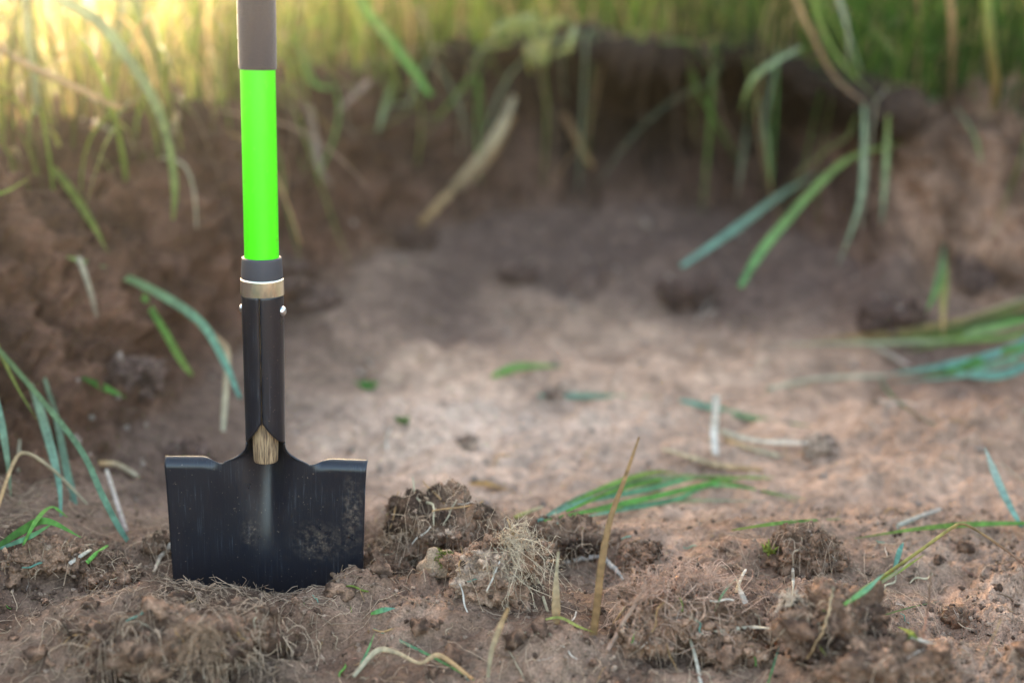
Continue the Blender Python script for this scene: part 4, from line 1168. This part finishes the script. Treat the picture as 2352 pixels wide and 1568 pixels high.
stem('dry_straw', 'pale straw lying at the foot of the whitish upright straw', 'straw', [(1655, 1000, G, .006), (1740, 1022, G, .006), (1858, 1028, G, .006)], 15, PALE, WHT, 'straw')
stem('dry_straw', 'tan straw lying slantwise in front of the whitish upright straw', 'straw', [(1665, 1015, G, .004), (1720, 1035, G, .004), (1790, 1052, G, .003)], 14, TAN, PALE, 'straw')
stem('dry_straw', 'pale tan leaf lying curled on the sand, middle right', 'straw', [(1525, 1042, G, .006), (1590, 1068, G, .010), (1650, 1078, G, .006), (1750, 1084, G, .003)], 18, PALE, TAN, 'straw')
stem('leaf_fragment', 'orange brown dead leaf on the sand behind the large dark clod', 'dead leaf', [(1080, 1118, G, .004), (1120, 1126, G, .008), (1165, 1134, G, .005)], 18, (.45, .24, .06), (.40, .24, .1))
stem('leaf_fragment', 'small orange brown leaf on the left slope beside the shovel', 'dead leaf', [(490, 1245 - 0, G, .003), (505, 1250, G, .004), (520, 1256, G, .003)], 9, TAN, TAN)
stem('dry_straw', 'tan straw lying on the slope between left wall and shovel', 'straw', [(228, 1074, G, .006), (270, 1080, G, .008), (318, 1104, G, .006)], 14, TAN, PALE, 'straw')
stem('grass_leaf', 'dim green leaf strip on the left slope', 'leaf piece', [(190, 885, G, .01), (240, 910, G, .012), (290, 930, G, .01)], 20, DGR, GRN)


def tuft(name, label, cat, px, py, n, h, w, c0, c1, seed, spread=.6):
    b = on_ground(px, py)
    r = np.random.RandomState(seed)
    m = 6; t = np.linspace(0, 1, m)
    d = np.stack([r.normal(size=n) * spread, r.normal(size=n) * spread, np.ones(n)], -1)
    C = b + r.normal(size=(n, 1, 3)) * np.array([h * .3, h * .3, 0]) + d[:, None, :] * (h * (.5 + r.rand(n)))[:, None, None] * t[None, :, None]
    C[:, :, 2] -= (h * .3 * t ** 2)[None]
    W = w * np.ones((n, 1)) * np.interp(t, [0, .5, 1], [.8, 1, .1])[None]
    cc = (np.array(c0) + (np.array(c1) - np.array(c0)) * r.rand(n, 1, 1)) * np.ones((1, m, 1))
    v, f, c = tube_batch(C, W, 4, cc, FACE, .3)
    o = mesh_obj(name, v, f, M_LEAF if cat != 'moss' else M_MOSS, c); origin_to(o, b); tag(o, label, cat)
    return o


tuft('seedling', 'small bright green seedling on the pit floor right of the shovel', 'seedling', 846, 892, 12, .012, .003, (.05, .22, .03), (.10, .28, .05), 1)
tuft('seedling', 'faint olive seedling on the pit floor right of the blade neck', 'seedling', 928, 970, 8, .009, .003, (.12, .2, .05), (.16, .24, .06), 2)
tuft('moss_tuft', 'yellow green moss tuft beside the round brown clod', 'moss', 1768, 1268, 30, .010, .0012, (.22, .26, .04), (.32, .36, .08), 3)
tuft('moss_tuft', 'small moss tuft right of the round brown clod', 'moss', 1928, 1292, 16, .007, .0012, (.20, .24, .04), (.30, .30, .08), 4)

# stone with moss
b = on_ground(1010, 1308)
p, f, n = clod_shape((.017, .013, .014), 61, 4, .15)
p[:, 2] += .007
st = mesh_obj('mossy_stone', p, f, M_SOIL, np.array([.44, .30, .19])[None] * (.9 + .25 * perlin3(p[:, 0] * 90, p[:, 1] * 90, p[:, 2] * 90))[:, None])
st.location = b; tag(st, 'pale pointed stone with a patch of green moss, right of the shovel', 'stone')
r = np.random.RandomState(4)
sel = np.where((n[:, 1] < .1) & (n[:, 2] > .1) & (p[:, 0] > -.001) & (p[:, 0] < .014))[0]
C, i = root_lines(p[sel], n[sel], 260, .0035, .1, 5, .7, 4)
v2, f2, c2 = tube_batch(C, np.full((260, 4), .0004), 4, (np.array([.17, .19, .035])[None, None] * (.6 + .8 * r.rand(260, 1, 1))) * np.ones((1, 4, 1)))
mesh_obj('moss', v2, f2, M_MOSS, c2, True, st)

# branching whitish roots on the pale clod, and the pinkish tangle
def root_mop(name, label, base, n, L, spread, down, col, rad, seed):
    r = np.random.RandomState(seed)
    m = 9; t = np.linspace(0, 1, m)
    S = []; D = []
    for k in range(n):
        d = np.array([r.normal() * spread[0] + spread[3], r.normal() * spread[1] - .35, r.normal() * spread[2] + spread[4]])
        D.append(d / np.linalg.norm(d))
    D = np.array(D); ln = L * (.45 + .75 * r.rand(n))
    C = base + r.normal(size=(n, 1, 3)) * .004 + D[:, None, :] * (ln[:, None] * t)[..., None]
    C[:, :, 2] -= down * (ln[:, None] * t ** 2)
    C += (r.normal(size=(n, 1, 3)) * (ln * .12)[:, None, None]) * np.sin(t * 4)[None, :, None] + (r.normal(size=(n, 1, 3)) * (ln * .08)[:, None, None]) * np.sin(t * 10)[None, :, None]
    allC = [C]; allR = [rad * np.linspace(1, .5, m)[None] * (.6 + .8 * r.rand(n, 1))]
    # side branches
    nb = n * 5
    i = r.randint(n, size=nb); j = r.randint(2, m, size=nb)
    d2 = D[i] + r.normal(size=(nb, 3)) * .9; d2 /= np.linalg.norm(d2, axis=1)[:, None]
    l2 = L * (.08 + .16 * r.rand(nb))
    B = C[i, j][:, None, :] + d2[:, None, :] * (l2[:, None] * t)[..., None] + (r.normal(size=(nb, 1, 3)) * (l2 * .2)[:, None, None]) * np.sin(t * 5)[None, :, None]
    allC.append(B); allR.append(rad * .55 * np.linspace(1, .6, m)[None] * np.ones((nb, 1)))
    C = np.concatenate(allC); R_ = np.concatenate(allR)
    cc = np.array(col)[None, None] * (.65 + .6 * r.rand(len(C), 1, 1)) * np.ones((1, m, 1))
    v, f, c = tube_batch(C, R_, 5, cc)
    o = mesh_obj(name, v, f, M_ROOT, c); origin_to(o, base); tag(o, label, 'root tuft')
    return o


root_mop('root_tuft', 'shock of whitish branching roots on the pale sandy clod', on_ground(1165, 1262, .010), 75, .050, (.45, .3, .5, .45, .15), .75, (.58, .45, .30), .00042, 9)
root_mop('root_tuft', 'tangle of fine pinkish roots on top of the brown clod in the right foreground', on_ground(1600, 1345, .006), 110, .040, (.9, .5, .45, -.1, .35), .35, (.52, .34, .24), .00034, 10)
root_mop('root_tuft', 'straggly pinkish roots spreading left from the tangle', on_ground(1520, 1370, .012), 30, .055, (.6, .4, .35, -.6, .3), .2, (.46, .29, .2), .00042, 13)
root_mop('root_tuft', 'tiny whitish root tuft under a stub of straw at right', on_ground(1815, 1392, .012), 26, .018, (.5, .3, .3, 0, -.2), .3, (.55, .44, .32), .00035, 11)
stem('dry_straw', 'stub of straw on the tiny whitish root tuft at right', 'straw', [(1818, 1396, G, .004), (1820, 1372, G, .014), (1818, 1350, G, .022)], 9, PALE, WHT, 'straw')
root_mop('root_tuft', 'grey brown root tuft on the front of the rooty mound', on_ground(470, 1500, .02), 60, .034, (.8, .5, .4, .1, .1), .6, (.36, .235, .145), .00036, 12)

# loose straw bits and rootlets (repeats)
r = np.random.RandomState(8)
def scatter(name, label, cat, group, N, Lr, wr, cols, kind, region, lift):
    pool = []
    for j in range(8):
        m = 10; t = np.linspace(-.5, .5, m)
        b1, b2 = r.normal() * .10, r.normal() * .06
        C = np.stack([t, b1 * np.sin(t * 3.1) + b2 * np.sin(t * 8), .03 * r.normal() * np.cos(t * 3) + .02 * np.cos(t * 7 + j)], -1)[None]
        c = np.array(cols[j % len(cols)])[None, None] * (1 + .15 * r.normal(size=(1, m, 1)))
        v, f, cc = tube_batch(C, (wr * np.interp(t, [-.5, 0, .5], [.7, 1, .6]))[None], 6, c.clip(0), np.array([0, 0, 1.]), .5 if kind == 'straw' else 1)
        pool.append((v, f, cc))
    ms = [None] * 8
    k = 0; bad = 0
    while k < N:
        px = r.uniform(region[0], region[1]); py = region[2] + (region[3] - region[2]) * r.rand()
        if 370 < px < 860 and py < 1352: continue
        b = on_ground(px, py)
        if b[2] > .10: 
            bad += 1
            if bad > 4000: break
            continue
        j = r.randint(8)
        if ms[j] is None:
            o = mesh_obj(name, *pool[j][:2], MATS[kind], pool[j][2]); ms[j] = o.data
        else:
            o = bpy.data.objects.new(name, ms[j]); COL.objects.link(o)
        s = Lr[0] + (Lr[1] - Lr[0]) * r.rand() ** 2
        o.scale = (s, s, s)
        a = r.uniform(0, 6.28)
        g2 = drop(b[0] + math.cos(a) * s * .4, b[1] + math.sin(a) * s * .4, .4)[0]; g1 = drop(b[0] - math.cos(a) * s * .4, b[1] - math.sin(a) * s * .4, .4)[0]
        tilt = math.atan2(g2[2] - g1[2], s * .8) + r.normal() * .12
        o.rotation_euler = Euler((r.uniform(0, 6.28), -max(-.9, min(.9, tilt)), a))
        o.location = np.array([b[0], b[1], max(b[2], (g1[2] + g2[2]) / 2) + lift])
        tag(o, label, cat, group)
        k += 1


scatter('straw_bit', 'short bit of pale straw lying loose on the dug soil', 'straw', 'bits of straw on the dug soil', 90, (.010, .034), .035, [PALE, WHT, TAN, (.38, .28, .18)], 'straw', (-10, 2360, 1225, 1580), .0014)
scatter('rootlet', 'short brown rootlet lying loose on the dug soil', 'root', 'rootlets on the dug soil', 110, (.010, .040), .022, [BRN, (.26, .17, .11), (.34, .23, .15), REDB], 'twig', (-10, 2360, 1230, 1580), .0014)
scatter('straw_bit', 'blurred bit of straw lying on the sandy pit floor', 'straw', 'bits of straw on the pit floor', 75, (.02, .07), .022, [PALE, TAN, WHT, (.3, .22, .16)], 'straw', (860, 2360, 720, 1200), .002)
scatter('leaf_bit', 'small green leaf scrap lying on the dug soil', 'leaf piece', 'green leaf scraps on the soil', 22, (.010, .026), .05, [GRN, TEAL, OLV], 'leaf', (-10, 2360, 1235, 1580), .0014)

# ------------------------------------------------------------------ the grass on top of the bank (uncountable)
def grass_mass(N, seed, xr, depth, hr, wr, over):
    r = np.random.RandomState(seed)
    m = 8; t = np.linspace(0, 1, m)
    x0 = r.uniform(*xr, N)
    ybx = np.interp(x0, XB, YB); w = np.interp(x0, XW, WW)
    q = .95 + (r.rand(N) if over else r.rand(N) ** 1.3 * depth)
    if over: y0 = ybx + w * (.72 + .5 * r.rand(N))
    else: y0 = ybx + w * 1.0 + depth * r.rand(N) ** 1.2
    clump = sstep(-.25, .35, perlin2(x0 * 7 + 1, y0 * 7, 91)) * .85 + .15
    kp = r.rand(N) < clump
    x0 = x0[kp]; y0 = y0[kp]
    B = np.array([drop(a, b, 1.2)[0] for a, b in zip(x0, y0)])
    ok = B[:, 2] > .2
    B = B[ok]; n = len(B); x0 = x0[ok]
    h = hr[0] + (hr[1] - hr[0]) * r.rand(n)
    if not over:      # grass behind the left edge shortened to let the low sun through
        back = B[:, 1] - np.interp(x0, XB, YB) - np.interp(x0, XW, WW)
        h = h * (1 - .35 * sstep(.2, 1.2, back) * sstep(.3, -.4, x0))
    az = r.uniform(0, 6.28, n)
    lean = .12 + .75 * r.rand(n) ** 2
    dx = np.cos(az) * lean; dy = np.sin(az) * lean - (.45 if over else .06)
    C = np.zeros((n, m, 3))
    C[:, :, 0] = B[:, 0:1] + (dx * h)[:, None] * t ** 1.8
    C[:, :, 1] = B[:, 1:2] + (dy * h)[:, None] * t ** 1.8
    C[:, :, 2] = B[:, 2:3] - .015 + h[:, None] * (t - (.30 * lean + (.85 if over else .05) * r.rand(n))[:, None] * t ** 2.4)
    T = np.gradient(C, axis=1); T /= np.linalg.norm(T, axis=2, keepdims=True)
    an = r.uniform(0, 6.28, n)
    S0 = np.stack([np.cos(an), np.sin(an), np.zeros(n)], -1)[:, None, :] * np.ones((1, m, 1))
    S = S0 - T * (S0 * T).sum(2, keepdims=True); S /= np.linalg.norm(S, axis=2, keepdims=True) + 1e-9
    Nn = np.cross(S, T)
    W = (wr[0] + (wr[1] - wr[0]) * r.rand(n))[:, None] * np.interp(t, [0, .15, .6, 1], [.6, 1, .9, .05])[None]
    # grass colour by side: straw-yellow left, olive middle, deep green right, darkened for shade
    kx = sstep(-.9, -.1, x0 + .25 * r.normal(size=n)); kr = sstep(.1, .7, x0 + .25 * r.normal(size=n))
    cl = np.array([.21, .215, .060]); cm = np.array([.115, .180, .026]); cr = np.array([.034, .095, .010])
    c = cl[None] * (1 - kx)[:, None] + cm[None] * (kx * (1 - kr))[:, None] + cr[None] * (kx * kr)[:, None]
    dry = r.rand(n) < np.where(x0 < -.3, .25, np.where(x0 > .4, .08, .2))
    c = np.where(dry[:, None], np.array([.38, .27, .13])[None], c) * (.30 + 1.5 * r.rand(n, 1) ** 1.5)
    cc = c[:, None, :] * np.ones((1, m, 1))
    return strip_batch(C, W, S, Nn, cc)


A = grass_mass(21000, 5, (-2.6, 2.6), 2.6, (.20, .64), (.0013, .0040), False)
o = mesh_obj('bank_grass', A[0], A[1], M_LEAF, A[2]); o['kind'] = 'stuff'
o['label'] = 'tall meadow grass growing along the top of the bank'
A = grass_mass(1100, 6, (-1.3, 1.2), .2, (.10, .42), (.0013, .0036), True)
o = mesh_obj('lip_grass', A[0], A[1], M_LEAF, A[2]); o['kind'] = 'stuff'
o['label'] = 'grass drooping over the lip of the bank'


# ------------------------------------------------------------------ single grass leaves and dry stems hanging down the face of the bank
def hanging(name, label, cat, group, N, seed, cols, kind, wr, fall, xr):
    r = np.random.RandomState(seed)
    m = 9; t = np.linspace(0, 1, m)
    k = 0; tries = 0
    while k < N and tries < 2000:
        tries += 1
        x0 = r.uniform(*xr)
        yb0 = float(np.interp(x0, XB, YB)); w0 = float(np.interp(x0, XW, WW))
        b, _n = drop(x0, yb0 + w0 * r.uniform(.75, 1.15), 1.2)
        if b[2] < .18: continue
        L = r.uniform(*fall); out = r.uniform(.06, .20); sx = r.normal() * .16
        C = np.zeros((m, 3))
        C[:, 0] = b[0] + sx * t + .03 * r.normal() * np.sin(3 * t)
        C[:, 1] = b[1] - out * t ** .8
        C[:, 2] = b[2] - .01 + .05 * np.sin(np.minimum(t * 3, math.pi)) * r.rand() - L * t ** 1.7
        for j in range(m):
            g = drop(C[j, 0], C[j, 1], 1.2)[0][2]
            C[j, 2] = max(C[j, 2], g + .004 + .004 * t[j]) if j else C[j, 2]
        c = np.array(cols[r.randint(len(cols))]) * r.uniform(.6, 1.2)
        w = r.uniform(*wr)
        pr = np.interp(t, [0, .4, .8, 1], [.7, 1, .8, .15]) if kind == 'leaf' else np.interp(t, [0, .5, 1], [1, .9, .5])
        v, f, cc = tube_batch(C[None], (w * pr)[None], 6, np.repeat(c[None, None], m, 1), FACE + .3 * r.normal(size=3), .12 if kind == 'leaf' else .6, .25 if kind == 'leaf' else 0)
        o = mesh_obj(name, v, f, MATS[kind], cc); origin_to(o, b); tag(o, label, cat, group)
        k += 1


hanging('grass_leaf', 'slender green grass leaf hanging over the edge of the bank', 'grass blade', 'green grass leaves hanging over the bank edge', 48, 41, [GRN, OLV, GTEAL, (.14, .26, .04)], 'leaf', (.0010, .0026), (.08, .30), (-.42, .95))
hanging('dry_stalk', 'thin dry stem hanging down the face of the bank', 'dry stem', 'dry stems hanging on the bank', 45, 42, [TAN, PALE, (.30, .19, .12), BRN], 'straw', (.0010, .0026), (.08, .28), (-.55, .95))
